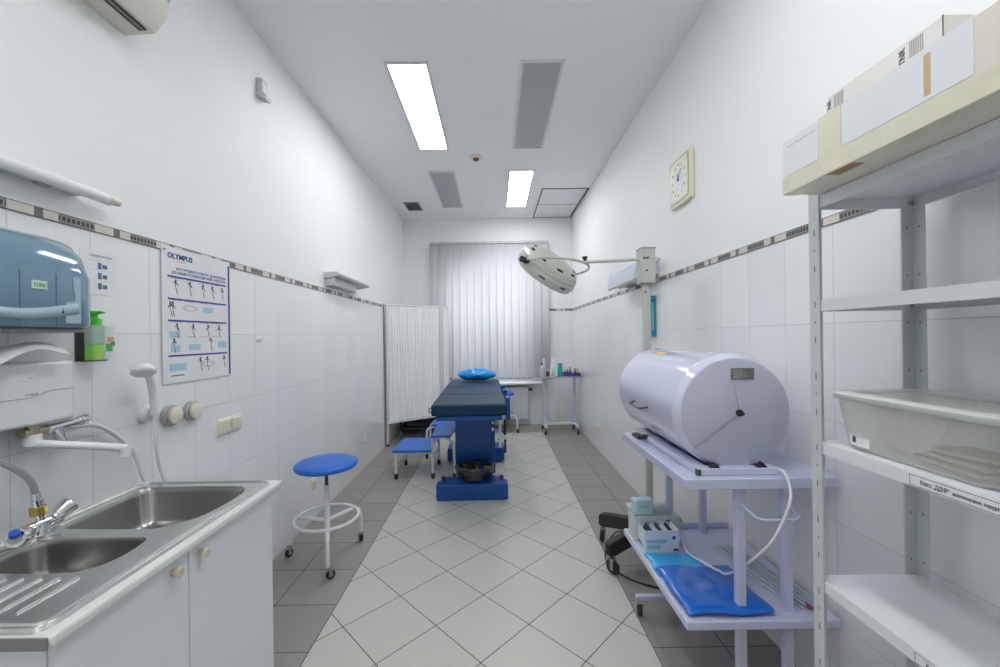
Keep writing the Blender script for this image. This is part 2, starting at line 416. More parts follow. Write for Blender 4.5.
# ---------------- floor stands: castor ----------------
def castor(parent, x, y, r=.025, ang=0, top=.07, wheelmat=BLACK, name='castor'):
    a = math.radians(ang); dx, dy = math.cos(a), math.sin(a); ox, oy = x + .015*dx, y + .015*dy
    b = MB()
    b.cyl((x, y, top), (x, y, 2*r+.002), .007)
    b.obox((ox, oy, 2*r+.004), (.04, .03, .005), __import__('mathutils').Euler((0, 0, a)))
    for s in (-1, 1): b.obox((ox - s*dy*.014, oy + s*dx*.014, r+.014), (.022, .002, r+.02), __import__('mathutils').Euler((0, 0, a)))
    c = b.build(name, GREYM, parent)
    nrm = Vector((-dy, dx, 0))
    MB().prof(Vector((ox, oy, r)) - nrm*.010, nrm, [(0, r*.8), (.003, r), (.017, r), (.02, r*.8)], 20).build('wheel', wheelmat, c)
    return c
# ---------------- blue stool ----------------
def make_stool(cx, cy, zs, rot, label):
    t = thing('round_stool', (cx, cy, 0), label, 'stool')
    MB().prof((cx, cy, zs-.045), (0, 0, 1), [(0, .17), (.006, .192), (.02, .2), (.034, .195), (.043, .18), (.045, .12)], 48).build('seat', BLUEV, t)
    MB().cyl((cx, cy, zs-.17), (cx, cy, zs-.045), .011).cyl((cx, cy, zs-.055), (cx, cy, zs-.045), .07).build('screw_column', DARK, t)
    MB().cyl((cx, cy, .12), (cx, cy, zs-.16), .018).build('sleeve', WPAINT, t)
    b = MB(); b.tube([(cx+.2*math.cos(k*2*PI/40), cy+.2*math.sin(k*2*PI/40), .272) for k in range(40)], .0105, 10, closed=True)
    b.build('foot_ring', WPAINT, t)
    for k in range(3):
        a = rot + k*2*PI/3; c, s = math.cos(a), math.sin(a)
        P = [(.0, .25), (.10, .256), (.19, .258), (.232, .245), (.252, .21), (.258, .15), (.262, .075)]
        MB().tube([(cx+c*r_, cy+s*r_, z) for r_, z in P], .0125, 10, smooth=4).build('leg', WPAINT, t)
        castor(t, cx+c*.262, cy+s*.262, .027, math.degrees(a)+random.uniform(60, 130), .08)
    return t
make_stool(-1.13, 2.66, .645, math.radians(53), 'blue round stool on castors by the left wall beyond the sink cabinet')
make_stool(.09, 6.12, .60, math.radians(-25), 'blue round stool behind the operating table by the radiator')
# ---------------- operating table ----------------
ot = thing('operating_table', (-.22, 3.67, 0), 'blue operating table with dark navy three-section mattress in middle of room', 'operating table')
CX = -.22
b = MB()
b.prism([(CX-.32, 3.55), (CX+.32, 3.55), (CX+.32, 3.65), (CX+.25, 3.78), (CX-.25, 3.78), (CX-.32, 3.65)], 2, 0, .145).box((CX-.14, 3.78, .0), (CX+.19, 4.12, .14))
b.build('near_foot', BLUEP, ot, bevel=.012, seg=3)
MB().prism([(4.62, .015), (4.9, .015), (4.9, .165), (4.62, .165)], 0, CX-.32, CX+.34).build('far_foot', BLUEP, ot, bevel=.012)
MB().box((CX-.14, 4.12, .02), (CX+.14, 4.62, .11)).build('spine', BLUEP, ot, bevel=.01)
b = MB()
for x, y in ((-.27, 3.58), (.27, 3.58), (-.27, 4.86), (.27, 4.86)): b.cyl((CX+x, y, 0), (CX+x, y, .02), .022)
b.build('levelling_foot', BLACK, ot)
for x, y in ((-.265, 3.66), (.265, 3.66)):
    MB().cyl((CX+x, y, .13), (CX+x, y, .17), .014).cyl((CX+x, y, .165), (CX+x, y, .185), .02).build('floor_lock', DARK, ot)
MB().cyl((CX+.29, 4.75, .16), (CX+.29, 4.75, .235), .01).cyl((CX+.29, 4.75, .225), (CX+.29, 4.75, .245), .018).build('floor_lock', DARK, ot)
MB().box((CX+.12, 4.66, .16), (CX+.24, 4.80, .185)).build('pedal_recess', DARK, ot, bevel=.01)
MB().box((CX-.165, 3.84, .14), (CX+.215, 4.14, .80)).build('column', BLUEP, ot, bevel=.012, seg=3)
MB().box((CX-.14, 3.82, .70), (CX+.19, 4.16, .83)).build('column_head', M('dark_navy', (.01, .02, .05), .5), ot, bevel=.01)
for s, z in ((1, .68), (1, .61), (1, .55)):
    MB().box((CX+.195*s-.012, 3.829, z), (CX+.195*s+.012, 3.842, z+.03)).build('latch', WHITE, ot, bevel=.002)
MB().cyl((CX-.172, 3.82, .15), (CX-.172, 3.82, .50), .006).build('release_rod', WPAINT, ot)
# bed frame + rails
b = MB(); b.box((CX-.26, 3.13, .80), (CX+.26, 4.93, .835)); b.build('bed_frame', BLUEP, ot, bevel=.006)
for s in (-1, 1):
    MB().box((CX+s*.275-.006, 3.35, .80), (CX+s*.275+.006, 4.8, .83)).build('side_rail', CHROME, ot, bevel=.002)
for (y0, y1) in ((3.11, 3.695), (3.70, 4.20), (4.205, 4.98)):
    MB().box((CX-.296, y0, .838), (CX+.296, y1, .930)).build('mattress_section', NAVY, ot, bevel=.018, seg=3)
MB().tube([(CX-.296, 3.115, .905), (CX-.31, 3.105, .90), (CX-.31, 3.105, .875), (CX-.296, 3.115, .87)], .004, 6, smooth=3).build('mattress_tab', DARK, ot)
# clamps and accessory post on the right rail
for y in (3.34, 3.80, 4.15): 
    q = MB().box((CX+.298, y, .76), (CX+.335, y+.10, .945)).build('rail_clamp', BLUEP, ot, bevel=.005)
MB().cyl((CX+.30, 3.56, .42), (CX+.30, 3.56, .80), .010).build('accessory_rod', BLACK, ot)
MB().cyl((CX+.255, 3.56, .47), (CX+.255, 3.56, .80), .012).box((CX+.24, 3.54, .72), (CX+.31, 3.58, .76)).build('accessory_rod', WPAINT, ot)
MB().cyl((CX+.29, 3.55, .56), (CX+.33, 3.53, .56), .018).build('knob', WHITE, ot)
MB().cyl((CX+.16, 3.9, .73), (CX+.30, 3.7, .73), .008).cyl((CX+.16, 3.9, .62), (CX+.29, 3.56, .60), .008).build('linkage', BLUEP, ot)
ot.rotation_euler = (0, 0, math.radians(1.4))
# cyan shoe-cover like pillow at the far end
def crumple(d, q):
    k = 1 - .30*math.exp(-(d.x*5)**2)*max(0, -d.y+.3)
    n = .004*math.sin(d.x*17+d.z*9)+.004*math.sin(d.y*17+d.x*9)
    return Vector((q.x, q.y, q.z*k)) + d*n
tag(MB().blob((-.215, 4.78, 1.006), (.228, .11, .068), 48, 24, crumple).build('head_pillow', CYAN, angle=70), 'crumpled bright cyan plastic-wrapped pillow on far end of operating table', 'pillow')
# bin bowl with black bag on the near foot
wb = thing('waste_bowl', (-.205, 3.68, .153), 'round waste bowl lined with black plastic bag on foot of operating table', 'waste bin')
MB().prof((-.20, 3.68, .153), (0, 0, 1), [(0, .10), (.03, .13), (.09, .148), (.094, .135), (.03, .115)], 32, True, True).build('bowl', M('dark_bowl', (.05, .045, .04), .5), wb)
b = MB(); n = 44; R = []
for j, (r_, z) in enumerate(((.14, .185), (.158, .20), (.170, .235), (.178, .262), (.168, .285), (.135, .283), (.08, .268), (.02, .272))):
    R.append([b.bm.verts.new((-.20 + (r_ + .008*math.sin(k*1.9+j)*(j > 0))*math.cos(2*PI*k/n), 3.68 + (r_*.84 + .006*math.sin(k*2.7+j*2))*math.sin(2*PI*k/n),
        z + .008*math.sin(k*1.3+j*1.7) + (.018*math.sin(k*.9+j) if j > 4 else 0))) for k in range(n)])
for A, B in zip(R, R[1:]): b.bridge(A, B)
b.bm.faces.new(R[-1])
b.build('bin_bag', M('black_film', (.022, .018, .014), .22, bump=.9, bscale=35, coat=.5), wb, angle=60)
# ---------------- step stools ----------------
st = thing('step_stool', (-.80, 4.3, 0), 'two-level blue step stool with white frame beside the operating table', 'step stool')
MB().box((-1.07, 4.10, .275), (-.67, 4.62, .30)).build('lower_tread', BLUEV, st, bevel=.01, seg=3)
MB().box((-.67, 4.10, .425), (-.46, 4.62, .45)).build('upper_tread', BLUEV, st, bevel=.01, seg=3)
def leg(x, y, z):
    l = MB().cyl((x, y, .04), (x, y, z), .0125).build('leg', WPAINT, st); MB().cyl((x, y, 0), (x, y, .055), .019).build('rubber_foot', BLACK, l)
for y in (4.13, 4.59):
    leg(-1.035, y, .275); leg(-.655, y, .425)
    l = MB().tube([(-.655, y, .425), (-.56, y, .425), (-.49, y, .41), (-.445, y, .34), (-.435, y, .2), (-.432, y, .04)], .0125, 10, smooth=4).build('leg', WPAINT, st)
    MB().cyl((-.432, y, 0), (-.432, y, .055), .019).build('rubber_foot', BLACK, l)
    MB().cyl((-1.035, y, .263), (-.655, y, .263), .0115).build('tread_rail', WPAINT, st)
for z, x in ((.13, -1.035), (.263, -1.035), (.12, -.655), (.20, -.655), (.33, -.655), (.41, -.655), (.12, -.434)):
    MB().cyl((x, 4.13, z), (x, 4.59, z), .009).build('stretcher', WPAINT, st)
s2 = thing('step_stool', (-.62, 4.97, 0), 'single-step blue stool with curved white tube frame behind the two-level one', 'step stool')
MB().box((-.78, 4.80, .385), (-.40, 5.12, .41)).build('tread', BLUEV, s2, bevel=.01, seg=3)
for y in (4.82, 5.10):
    for s in (-1, 1):
        xx = -.59 + s*.19
        l = MB().tube([(-.59, y, .375), (xx-s*.05, y, .375), (xx+s*.02, y, .36), (xx+s*.05, y, .30), (xx+s*.055, y, .05)], .0125, 8, smooth=4).build('leg', WPAINT, s2)
        MB().cyl((xx+s*.055, y, 0), (xx+s*.055, y, .06), .018).build('rubber_foot', BLACK, l)
# ---------------- folding screen ----------------
sr = thing('folding_screen', (-1.1, 5.6, 0), 'white pleated fabric folding screen in metal frame at far left corner', 'folding screen')
FAB = M('screen_fabric', (.86, .87, .88), .85, var=.02)
def frame_panel(p0, p1, z0, z1):
    p0 = Vector(p0); p1 = Vector(p1); d = (p1-p0); L = d.length; d.normalize(); nn = Vector((-d.y, d.x))
    b = MB()
    for p in (p0, p1):
        b.cyl((p.x, p.y, 0.02), (p.x, p.y, z1+.02), .014)
    for z in (z0-.01, z1): b.cyl((p0.x, p0.y, z), (p1.x, p1.y, z), .010)
    fr = b.build('screen_frame', WPAINT, sr)
    for p in (p0, p1): MB().cyl((p.x, p.y, 0), (p.x, p.y, .03), .018).build('foot', BLACK, fr)
    b = MB(); n = 150; rows = [[], [], []]
    for k in range(n+1):
        s = k/n; q = p0 + d*(.02 + s*(L-.04)); amp = .006*math.sin(s*L*2*PI/.040) + .004*math.sin(s*L*2*PI/.13+1)
        for j, z in enumerate((z0+.005, (z0+z1)/2, z1+.008)):
            m = 1 if j < 2 else .5
            rows[j].append(b.bm.verts.new((q.x+nn.x*amp*m, q.y+nn.y*amp*m, z)))
    for A, B in zip(rows, rows[1:]):
        for k in range(n): b.bm.faces.new((A[k], A[k+1], B[k+1], B[k]))
    b.build('curtain', FAB, sr, angle=80)
frame_panel((-1.45, 5.37), (-.79, 5.85), .32, 1.90)
frame_panel((-.765, 5.88), (-.745, 6.36), .32, 1.92)
# black trolley behind the screen
bt = thing('low_trolley', (-1.2, 6.15, 0), 'low black wheeled trolley half hidden behind the folding screen', 'trolley')
MB().box((-1.44, 5.95, .09), (-.82, 6.36, .12)).build('shelf', DARK, bt, bevel=.004)
MB().box((-1.44, 5.95, .22), (-.82, 6.36, .25)).build('shelf', DARK, bt, bevel=.004)
for x in (-1.42, -.84):
    for y in (5.97, 6.34):
        MB().cyl((x, y, .07), (x, y, .33), .012).build('post', DARK, bt); castor(bt, x, y, .033, -60, .08, LGREY)
MB().box((-1.34, 6.0, .12), (-1.0, 6.3, .20)).build('equipment_case', M('graphite', (.03, .032, .036), .35), bt, bevel=.01)
MB().box((-1.36, 6.0, .25), (-.9, 6.3, .33)).build('equipment_case', M('graphite', (.03, .032, .036), .35), bt, bevel=.01)
# ---------------- far right side table with bottles ----------------
it = thing('instrument_table', (.98, 6.05, 0), 'white glass-topped instrument table on castors in far right corner', 'table')
MB().box((.665, 5.88, .845), (1.275, 6.24, .853)).build('tabletop', M('grey_glass', (.40, .45, .48), .12, coat=.5), it, bevel=.002)
MB().tube([(.665, 5.88, .842), (1.275, 5.88, .842), (1.275, 6.24, .842), (.665, 6.24, .842)], .008, 8, closed=True).build('top_rim', GREYM, it)
for x in (.74, 1.20):
    MB().box((x-.022, 6.04, .12), (x+.022, 6.08, .84)).build('leg', LAV, it, bevel=.004)
    MB().box((x-.018, 5.86, .10), (x+.018, 6.26, .135)).build('foot_bar', WPAINT, it, bevel=.004)
    for y in (5.88, 6.24): castor(it, x, y, .032, -110 if x < 1 else -70, .11)
MB().box((.74, 6.045, .11), (1.20, 6.075, .14)).build('cross_bar', WPAINT, it, bevel=.003)
TZ = .8535
def bottle(x, y, r, h, mat, capmat, label, neck=.5, cap=.03, name='bottle'):
    t = thing(name, (x, y, TZ), label, 'bottle', 'bottles on the far instrument table')
    MB().prof((x, y, TZ), (0, 0, 1), [(0, r*.92), (.005, r), (h*.68, r), (h*.80, r*neck), (h-cap, r*neck)], 20).build('body', mat, t)
    MB().cyl((x, y, TZ+h-cap), (x, y, TZ+h), r*neck*1.25).build('cap', capmat, t); return t
CLR = M('milky_plastic', (.70, .74, .74), .3, alpha=.75)
GRN = M('green_tint_plastic', (.62, .74, .66), .3)
TEAL = M('teal_plastic', (.02, .42, .50), .35)
BRN = M('amber_glass', (.12, .035, .015), .2)
bottle(.70, 5.95, .030, .20, CLR, DARK, 'clear pump bottle at the left end of far instrument table', .4)
bottle(.74, 6.08, .034, .26, CLR, WHITE, 'taller milky bottle behind the clear pump bottle')
bottle(.785, 5.95, .024, .10, BRN, BEIGE, 'small amber bottle with pale cap on far instrument table', .6)
bottle(.835, 5.96, .026, .13, WHITE, WHITE, 'short white bottle beside the small amber bottle', .6)
bottle(.885, 6.06, .038, .30, WHITE, CREAM, 'tallest white spray bottle on far instrument table', .35, .05)
bottle(.912, 5.95, .028, .17, GRN, CREAM, 'pale green bottle next to the teal bottle', .5)
bottle(.975, 5.98, .036, .19, TEAL, TEAL, 'teal blue bottle in middle of far instrument table', .7)
bottle(.868, 5.91, .015, .08, CLR, WHITE, 'tiny clear vial in front of tall white bottle', .6, .02)
PURP = M('indigo_plastic', (.06, .06, .38), .35)
tr = thing('tray', (1.14, 6.0, TZ), 'indigo blue tray of small vials at right end of far instrument table', 'tray')
b = MB(); b.box((1.02, 5.90, TZ), (1.265, 6.10, TZ+.008))
for a, c in (((1.02, 5.90), (1.265, 5.906)), ((1.02, 6.094), (1.265, 6.10)), ((1.02, 5.906), (1.026, 6.094)), ((1.259, 5.906), (1.265, 6.094))): b.box((a[0], a[1], TZ+.008), (c[0], c[1], TZ+.045))
b.build('tray_body', PURP, tr)
cols = [(DARK, 'black'), (BRN, 'amber'), (DARK, 'black'), (WHITE, 'white'), (BRN, 'amber'), (OINK, 'orange')]
for i in range(6):
    x = 1.05 + i*.037; mt, cn = cols[i]
    q = thing('vial', (x, 5.99, TZ+.009), '%s-capped little vial standing in the indigo tray, counted as one of the small group' % cn if 0 else
      ['black vial at left end of the indigo tray', 'amber vial next to the leftmost black vial in indigo tray', 'black vial between two others in middle of indigo tray',
       'white vial in the indigo tray', 'amber vial to the right of the white vial in indigo tray', 'orange vial at right end of the indigo tray'][i], 'vial', 'vials in the indigo tray')
    hh = .07 + .02*((i*7) % 3)
    MB().prof((x, 5.99, TZ+.009), (0, 0, 1), [(0, .013), (hh*.7, .013), (hh*.8, .008), (hh, .008)], 14).build('glass', mt, q)
    MB().cyl((x, 5.99, TZ+.009+hh), (x, 5.99, TZ+.009+hh+.012), .010).build('cap', WHITE if i % 2 else DARK, q)
# ---------------- mobile surgical lamp ----------------
LG = M('lamp_grey_enamel', (.52, .54, .49), .35, var=.03)
PX, PY = .99, 2.6
lp = thing('surgical_lamp', (PX, PY, 0), 'mobile surgical lamp with big grey dome head on tall stand behind the drum', 'surgical lamp')
MB().prof((PX, PY, .12), (0, 0, 1), [(0, .06), (.03, .075), (.09, .07), (.12, .035)], 24).build('hub', BLACK, lp)
for k in range(5):
    a = math.radians(135 + 72*k); c, s = math.cos(a), math.sin(a); b = MB(); rows = []
    for r_, zb, zt, wd in ((.03, .14, .235, .035), (.15, .14, .225, .032), (.26, .12, .21, .03), (.34, .105, .195, .028), (.362, .115, .18, .024)):
        rows.append([b.bm.verts.new((PX+c*r_-s*o, PY+s*r_+c*o, z)) for o, z in ((-wd, zb), (wd, zb), (wd*.85, zt), (-wd*.85, zt))])
    for A, B in zip(rows, rows[1:]): b.bridge(A, B)
    b.bm.faces.new(rows[0][::-1]); b.bm.faces.new(rows[-1])
    b.build('base_leg', BLACK, lp, bevel=.008, seg=3)
    castor(lp, PX+c*.335, PY+s*.335, .045, math.degrees(a)+(100 if k < 2 else -90), .12)
MB().box((PX-.022, PY-.022, .20), (PX+.022, PY+.022, 1.80)).build('pole', LG, lp, bevel=.006)
MB().box((PX-.045, PY-.045, 1.785), (PX+.045, PY+.045, 2.01)).build('head_bracket', LG, lp, bevel=.004)
MB().box((PX-.047, PY-.047, 2.005), (PX+.047, PY+.047, 2.013)).box((PX-.047, PY-.047, 1.783), (PX+.047, PY+.047, 1.789)).build('bracket_edge', GREYM, lp)
for x, z in ((-.025, 1.945), (-.005, 1.945), (-.012, 1.865), (-.015, 1.73)): MB().cyl((PX+x, PY-.052 if z > 1.78 else PY-.028, z), (PX+x, PY-.02, z), .006).build('screw', BLACK, lp)
HC = Vector((.405, 2.85, 1.955))
mdir = Vector((.83, .05, -.55)).normalized(); nv = (Vector((.50, -.42, .76))); nv = (nv - mdir*nv.dot(mdir)).normalized()
dome = MB().prof(HC - nv*.085, nv, [(0, .205), (.0, .222), (.02, .228), (.055, .228), (.06, .224), (.085, .224), (.09, .218), (.115, .208), (.140, .15), (.158, .10), (.166, .05), (.168, .004)], 56).build('lamp_head', LG, lp, angle=18)
def dframe():
    e1 = mdir; e2 = nv.cross(mdir).normalized(); return e1, e2
e1, e2 = dframe()
for k in range(8):
    a = 2*PI*k/8 + .35; q = HC + (e1*math.cos(a) + e2*math.sin(a))*.178 + nv*.044
    dr = (e1*math.cos(a) + e2*math.sin(a)); tg = nv.cross(dr)
    sl = (nv*.07 + dr*.02).normalized(); nn = (nv*.9 + dr*.28).normalized()
    rt = Matrix((tg, nn.cross(tg), nn)).transposed().to_euler()
    MB().obox(q, (.045, .018, .010), rt).build('vent_slot', BLACK, dome, bevel=.003)
for k in range(8):
    a = 2*PI*k/8 + .7; dr = (e1*math.cos(a) + e2*math.sin(a)); tg = nv.cross(dr)
    rt = Matrix((tg, nv, dr)).transposed().to_euler()
    MB().obox(HC + dr*.2275 - nv*.047, (.05, .014, .004), rt).build('vent_slot', M('slot_grey', (.10, .10, .09), .5), dome, bevel=.002)
MB().prof(HC - nv*.086, -nv, [(0, .20), (.003, .20)], 48).build('front_glass', M('lamp_glass', (.75, .78, .78), .1, coat=.5), dome)
# yoke: half ring in front of the dome with two pivot knobs
pd = Vector((-.74, -.62, .0)); pd = (pd - nv*pd.dot(nv)).normalized(); rr = Vector((.60, -.78, -.10)); rr = (rr - pd*rr.dot(pd)).normalized()
pl = HC + pd*.25 - nv*.02; pr = HC - pd*.25 - nv*.02
yk = [HC - nv*.02*(1-math.sin(PI*k/12)) + nv*.02*math.sin(PI*k/12) + (pd*math.cos(PI*k/12) + rr*math.sin(PI*k/12))*.262 for k in range(13)]
MB().tube(yk, .0085, 10, smooth=3).build('yoke', LG, lp)
ye = yk[6]
MB().tube([(PX-.04, PY, 1.945), ((PX+ye.x)/2, (PY+ye.y)/2, (1.945+ye.z)/2), ye], .011, 10).build('arm', LG, lp)
MB().cyl(pl - pd*.02, pl + pd*.045, .018, .021).build('pivot_knob', BLACK, lp)
MB().cyl(pr + pd*.02, pr - pd*.02, .014).build('pivot_knob', LG, lp)
MB().cyl(ye + Vector((.01, 0, .008)), ye + Vector((.01, 0, .036)), .008, .020).build('clamp_screw', BLACK, lp)
MB().cyl(HC - mdir*.12 - nv*.085 - e2*0, HC - mdir*.12 - nv*.115, .012).build('focus_knob', BLACK, lp)
# lamp cable on the floor
tag(MB().tube([(.92, 2.56, .16), (.80, 2.62, .17), (.74, 2.64, .10), (.70, 2.60, .012), (.72, 2.48, .006), (.80, 2.36, .006), (.95, 2.28, .006), (1.1, 2.3, .006)], .005, 8, smooth=6).build('power_cable', DARK, at=(.8, 2.5, 0)), 'thin dark cable hanging from the lamp base to the floor', 'cable')
# ---------------- two-tier table and drum ----------------
tx0, tx1, ty0, ty1 = .70, 1.275, 1.485, 2.215
tt = thing('equipment_table', (.99, 1.85, 0), 'lilac-white two-tier metal table on castors carrying the big drum', 'table')
MB().box((tx0, ty0, .875), (tx1, ty1, .915)).build('tabletop', LAV, tt, bevel=.004)
b = MB().box((tx0, ty0, .352), (tx1, ty1, .385)).box((tx0+.15, ty1-.015, .385), (tx1, ty1, .415)); b.build('lower_shelf', LAV, tt, bevel=.004)
for x in (.935, 1.115):
    for y in (1.545, 2.17):
        MB().box((x-.017, y-.014, .06), (x+.017, y+.014, .875)).build('leg', LAV, tt, bevel=.003)
for y in (1.545, 2.09):
    MB().box((.72, y-.013, .07), (1.25, y+.013, .095)).build('foot_bar', LAV, tt, bevel=.003)
    for x in (.735, 1.235): castor(tt, x, y, .033, -100, .09)
MB().box((.915, 2.08, .07), (.945, 2.17, .10)).box((1.10, 2.08, .07), (1.13, 2.17, .10)).build('foot_brace', LAV, tt)
MB().tube([(.935, 1.532, .80), (.955, 1.48, .775), (.97, 1.46, .772), (1.09, 1.46, .772), (1.115, 1.475, .775), (1.11, 1.532, .80)], .005, 8).build('handle', LAV, tt)
dr = thing('sterile_drum', (.94, 1.9, .915), 'large glossy lilac-white drum cabinet lying on the two-tier table', 'drum cabinet')
DX, DZ, DR = .936, 1.146, .229
MB().prof((DX, 2.31, DZ), (0, -1, 0), [(0, .19), (.012, .219), (.03, DR), (.704, DR), (.706, .227), (.745, .2135), (.746, .211)], 96).build('drum_shell', LAV2, dr, angle=20)
face = MB().prof((DX, 1.566, DZ), (0, -1, 0), [(0, .2105), (.006, .2105), (.008, .208)], 96).build('end_cover', M('drum_face', (.50, .52, .63), .3, var=.01), dr, angle=40)
MB().prof((DX+.012, 1.56, DZ), (0, -1, 0), [(0, .013), (.012, .013), (.014, .006), (.03, .006)], 20).build('centre_bolt', BLACK, face)
MB().tube([(DX+.008, 1.553, DZ-.004), (DX-.17, 1.553, DZ-.132)], .0022, 6).build('latch_rod', M('rod_grey', (.32, .33, .42), .4), face)
MB().tube([(DX+.012, 1.5575, DZ+.01), (DX-.006, 1.5575, DZ+.11)], .001, 6).build('cover_seam', M('rod_grey', (.32, .33, .42), .4), face)
npl = MB().box((DX-.018, 1.553, 1.277), (DX+.07, 1.557, 1.320)).build('nameplate', M('plate_grey', (.24, .25, .23), .3, .6), dr)
b = MB()
for i in range(6): b.box((DX-.012, 1.552, 1.282+i*.0058), (DX+.02+.045*random.random(), 1.5531, 1.2845+i*.0058))
b.build('plate_text', M('plate_light', (.5, .5, .47), .4), npl)
a = math.radians(118)
aa = math.radians(112)
MB().obox((DX+DR*math.cos(aa), 2.02, DZ+DR*math.sin(aa)), (.022, .09, .002), __import__('mathutils').Euler((0, -(aa-PI/2), .35))).build('yellow_sticker', M('yellow_tape', (.85, .55, .08), .5), dr)
hx = DX-DR
MB().tube([(hx+.004, 2.04, 1.118), (hx-.030, 2.02, 1.108), (hx-.030, 1.88, 1.108), (hx+.004, 1.86, 1.118)], .0048, 6).build('door_handle', M('handle_dark', (.10, .10, .11), .3, .6), dr)
b = MB()
b.box((DX-.17, 1.52, .9155), (DX+.14, 1.56, .942)).box((DX-.17, 1.56, .9155), (DX-.12, 2.2, .942)).box((DX+.09, 1.56, .9155), (DX+.14, 2.2, .942)).box((DX-.12, 2.16, .9155), (DX+.09, 2.2, .942))
b.build('base_frame', LAV2, dr, bevel=.003)
for x in (-.1, .08):
    MB().prism([(DX+x-.02, .942), (DX+x+.02, .942), (DX+x, .962)], 1, 1.525, 1.545).build('wedge', BLACK, dr)
MB().box((DX-.175, 1.515, .918), (DX-.160, 1.532, .940)).build('switch', M('green_switch', (.02, .10, .03), .4), dr)
MB().box((tx0+.03, 2.06, .915), (tx0+.11, 2.15, .93)).cyl((tx0+.045, 2.04, .935), (tx0+.075, 2.03, .935), .012).build('foot_clip', DARK, dr)
cb = [(1.07, 1.54, .93), (1.075, 1.50, .935), (1.075, 1.47, .90), (1.06, 1.445, .85), (1.03, 1.44, .78), (.99, 1.46, .68), (.96, 1.57, .54), (.965, 1.68, .445), (.96, 1.74, .424), (.93, 1.80, .424), (.915, 1.92, .405), (.94, 2.05, .393)]
tag(MB().tube(cb, .0048, 10, smooth=8).build('mains_cable', WHITE, at=(1.0, 1.6, .4)), 'white mains cable looping from drum down to the lower shelf', 'cable')
# things on the lower shelf
Z2 = .3855
def openbox(name, x0, x1, y0, y1, h, mat, label, fill=True):
    t = thing(name, ((x0+x1)/2, (y0+y1)/2, Z2), label, 'box', 'supply boxes on the lower shelf'); b = MB(); w_ = .003
    b.box((x0, y0, Z2), (x1, y1, Z2+.004)); b.box((x0, y0, Z2+.004), (x1, y0+w_, Z2+h)).box((x0, y1-w_, Z2+.004), (x1, y1, Z2+h)).box((x0, y0+w_, Z2+.004), (x0+w_, y1-w_, Z2+h)).box((x1-w_, y0+w_, Z2+.004), (x1, y1-w_, Z2+h))
    b.build('carton', mat, t); return t
BX1 = M('white_carton', (.62, .70, .76), .6); BX2 = M('grey_carton', (.55, .60, .62), .6)
o1 = openbox('supply_box', .725, .895, 1.965, 2.06, .105, BX1, 'open pale blue carton of packets, front one on the lower shelf')
b = MB().box((.735, 1.9635, .40), (.80, 1.965, .42)).box((.735, 1.9635, .43), (.83, 1.965, .447)); b.build('printed_band', M('box_blue', (.30, .50, .62), .6), o1)
MB().prof((.868, 1.965, .455), (0, -1, 0), [(0, .009), (.001, .009)], 16).build('dark_dot', BINK, o1)
MB().box((.865, 1.9635, .392), (.888, 1.965, .402)).build('dark_mark', INK, o1)
for i in range(6):
    x = .742 + i*.025; q = tag(MB().obox((x, 2.01, .448), (.004, .07, .10), __import__('mathutils').Euler((.1, .35+.1*(i % 2), .1))).build('packet', PAPER if i % 2 else M('navy_packet', (.03, .05, .12), .4), bevel=.001),
        ['leftmost navy packet in the open pale blue carton', 'white packet beside the leftmost navy packet in carton', 'navy packet left of centre in open carton', 'white packet right of centre in the open carton', 'navy packet near right side of open carton', 'rightmost white packet in the open carton'][i], 'packet', 'packets in the open carton')
o2 = openbox('supply_box', .71, .945, 2.07, 2.16, .130, BX2, 'taller open grey-white carton behind the pale blue one')
MB().prof((.885, 2.07, .485), (0, -1, 0), [(0, .011), (.001, .011)], 16).build('dark_dot', BINK, o2)
MB().box((.745, 2.0685, .475), (.81, 2.07, .488)).build('printed_band', M('box_grey', (.30, .36, .42), .6), o2)
MB().quad((.71, 2.16, .515), (.945, 2.16, .515), (.945, 2.20, .53), (.71, 2.20, .53)).build('flap', BX2, o2, solid=.003)
MB().quad((.945, 2.07, .515), (.945, 2.16, .515), (.965, 2.15, .47), (.965, 2.08, .47)).build('flap', BX2, o2, solid=.003)
o3 = thing('supply_box', (.755, 2.11, .516), 'small pale turquoise packet standing on the taller carton', 'box')
MB().obox((.762, 2.10, .516+.041), (.10, .06, .08), __import__('mathutils').Euler((0, 0, .08))).build('carton', M('turquoise_pack', (.42, .58, .62), .4), o3, bevel=.008)
MB().obox((.76, 2.0685, .565), (.05, .001, .006), __import__('mathutils').Euler((0, 0, .08))).build('printed_band', M('box_grey', (.30, .36, .42), .6), o3)
def sheet(name, x0, x1, y0, y1, z, th, mat, label, seed):
    random.seed(seed); b = MB(); n = 14; G = []
    for i in range(n+1):
        row = []
        for j in range(n+1):
            u, v_ = i/n, j/n
            zz = z + th*(.75+.25*math.sin(u*9+seed)*math.cos(v_*7)) + .003*random.random() - (th*.7 if i in (0, n) or j in (0, n) else 0)
            row.append(b.bm.verts.new((x0+(x1-x0)*u + .004*math.sin(v_*11), y0+(y1-y0)*v_ + .004*math.sin(u*8), zz)))
        G.append(row)
    for i in range(n):
        for j in range(n): b.bm.faces.new((G[i][j], G[i+1][j], G[i+1][j+1], G[i][j+1]))
    return tag(b.build(name, mat, angle=80, solid=0, at=((x0+x1)/2, (y0+y1)/2, z)), label, 'folder')
def closed_pack(name, x0, x1, y0, y1, z, th, mat, label, seed):
    o = sheet(name, x0, x1, y0, y1, z, th, mat, label, seed); q = o.modifiers.new('Solidify', 'SOLIDIFY'); q.thickness = th*.7; q.offset = -1
    q = o.modifiers.new('Subsurf', 'SUBSURF'); q.levels = 1; q.render_levels = 1; return o
closed_pack('plastic_folder', .712, .955, 1.70, 1.95, Z2+.004, .010, M('sky_blue_folder', (.03, .38, .78), .35, coat=.3), 'light blue flat plastic folder sticking out behind the dark blue pack', 2)
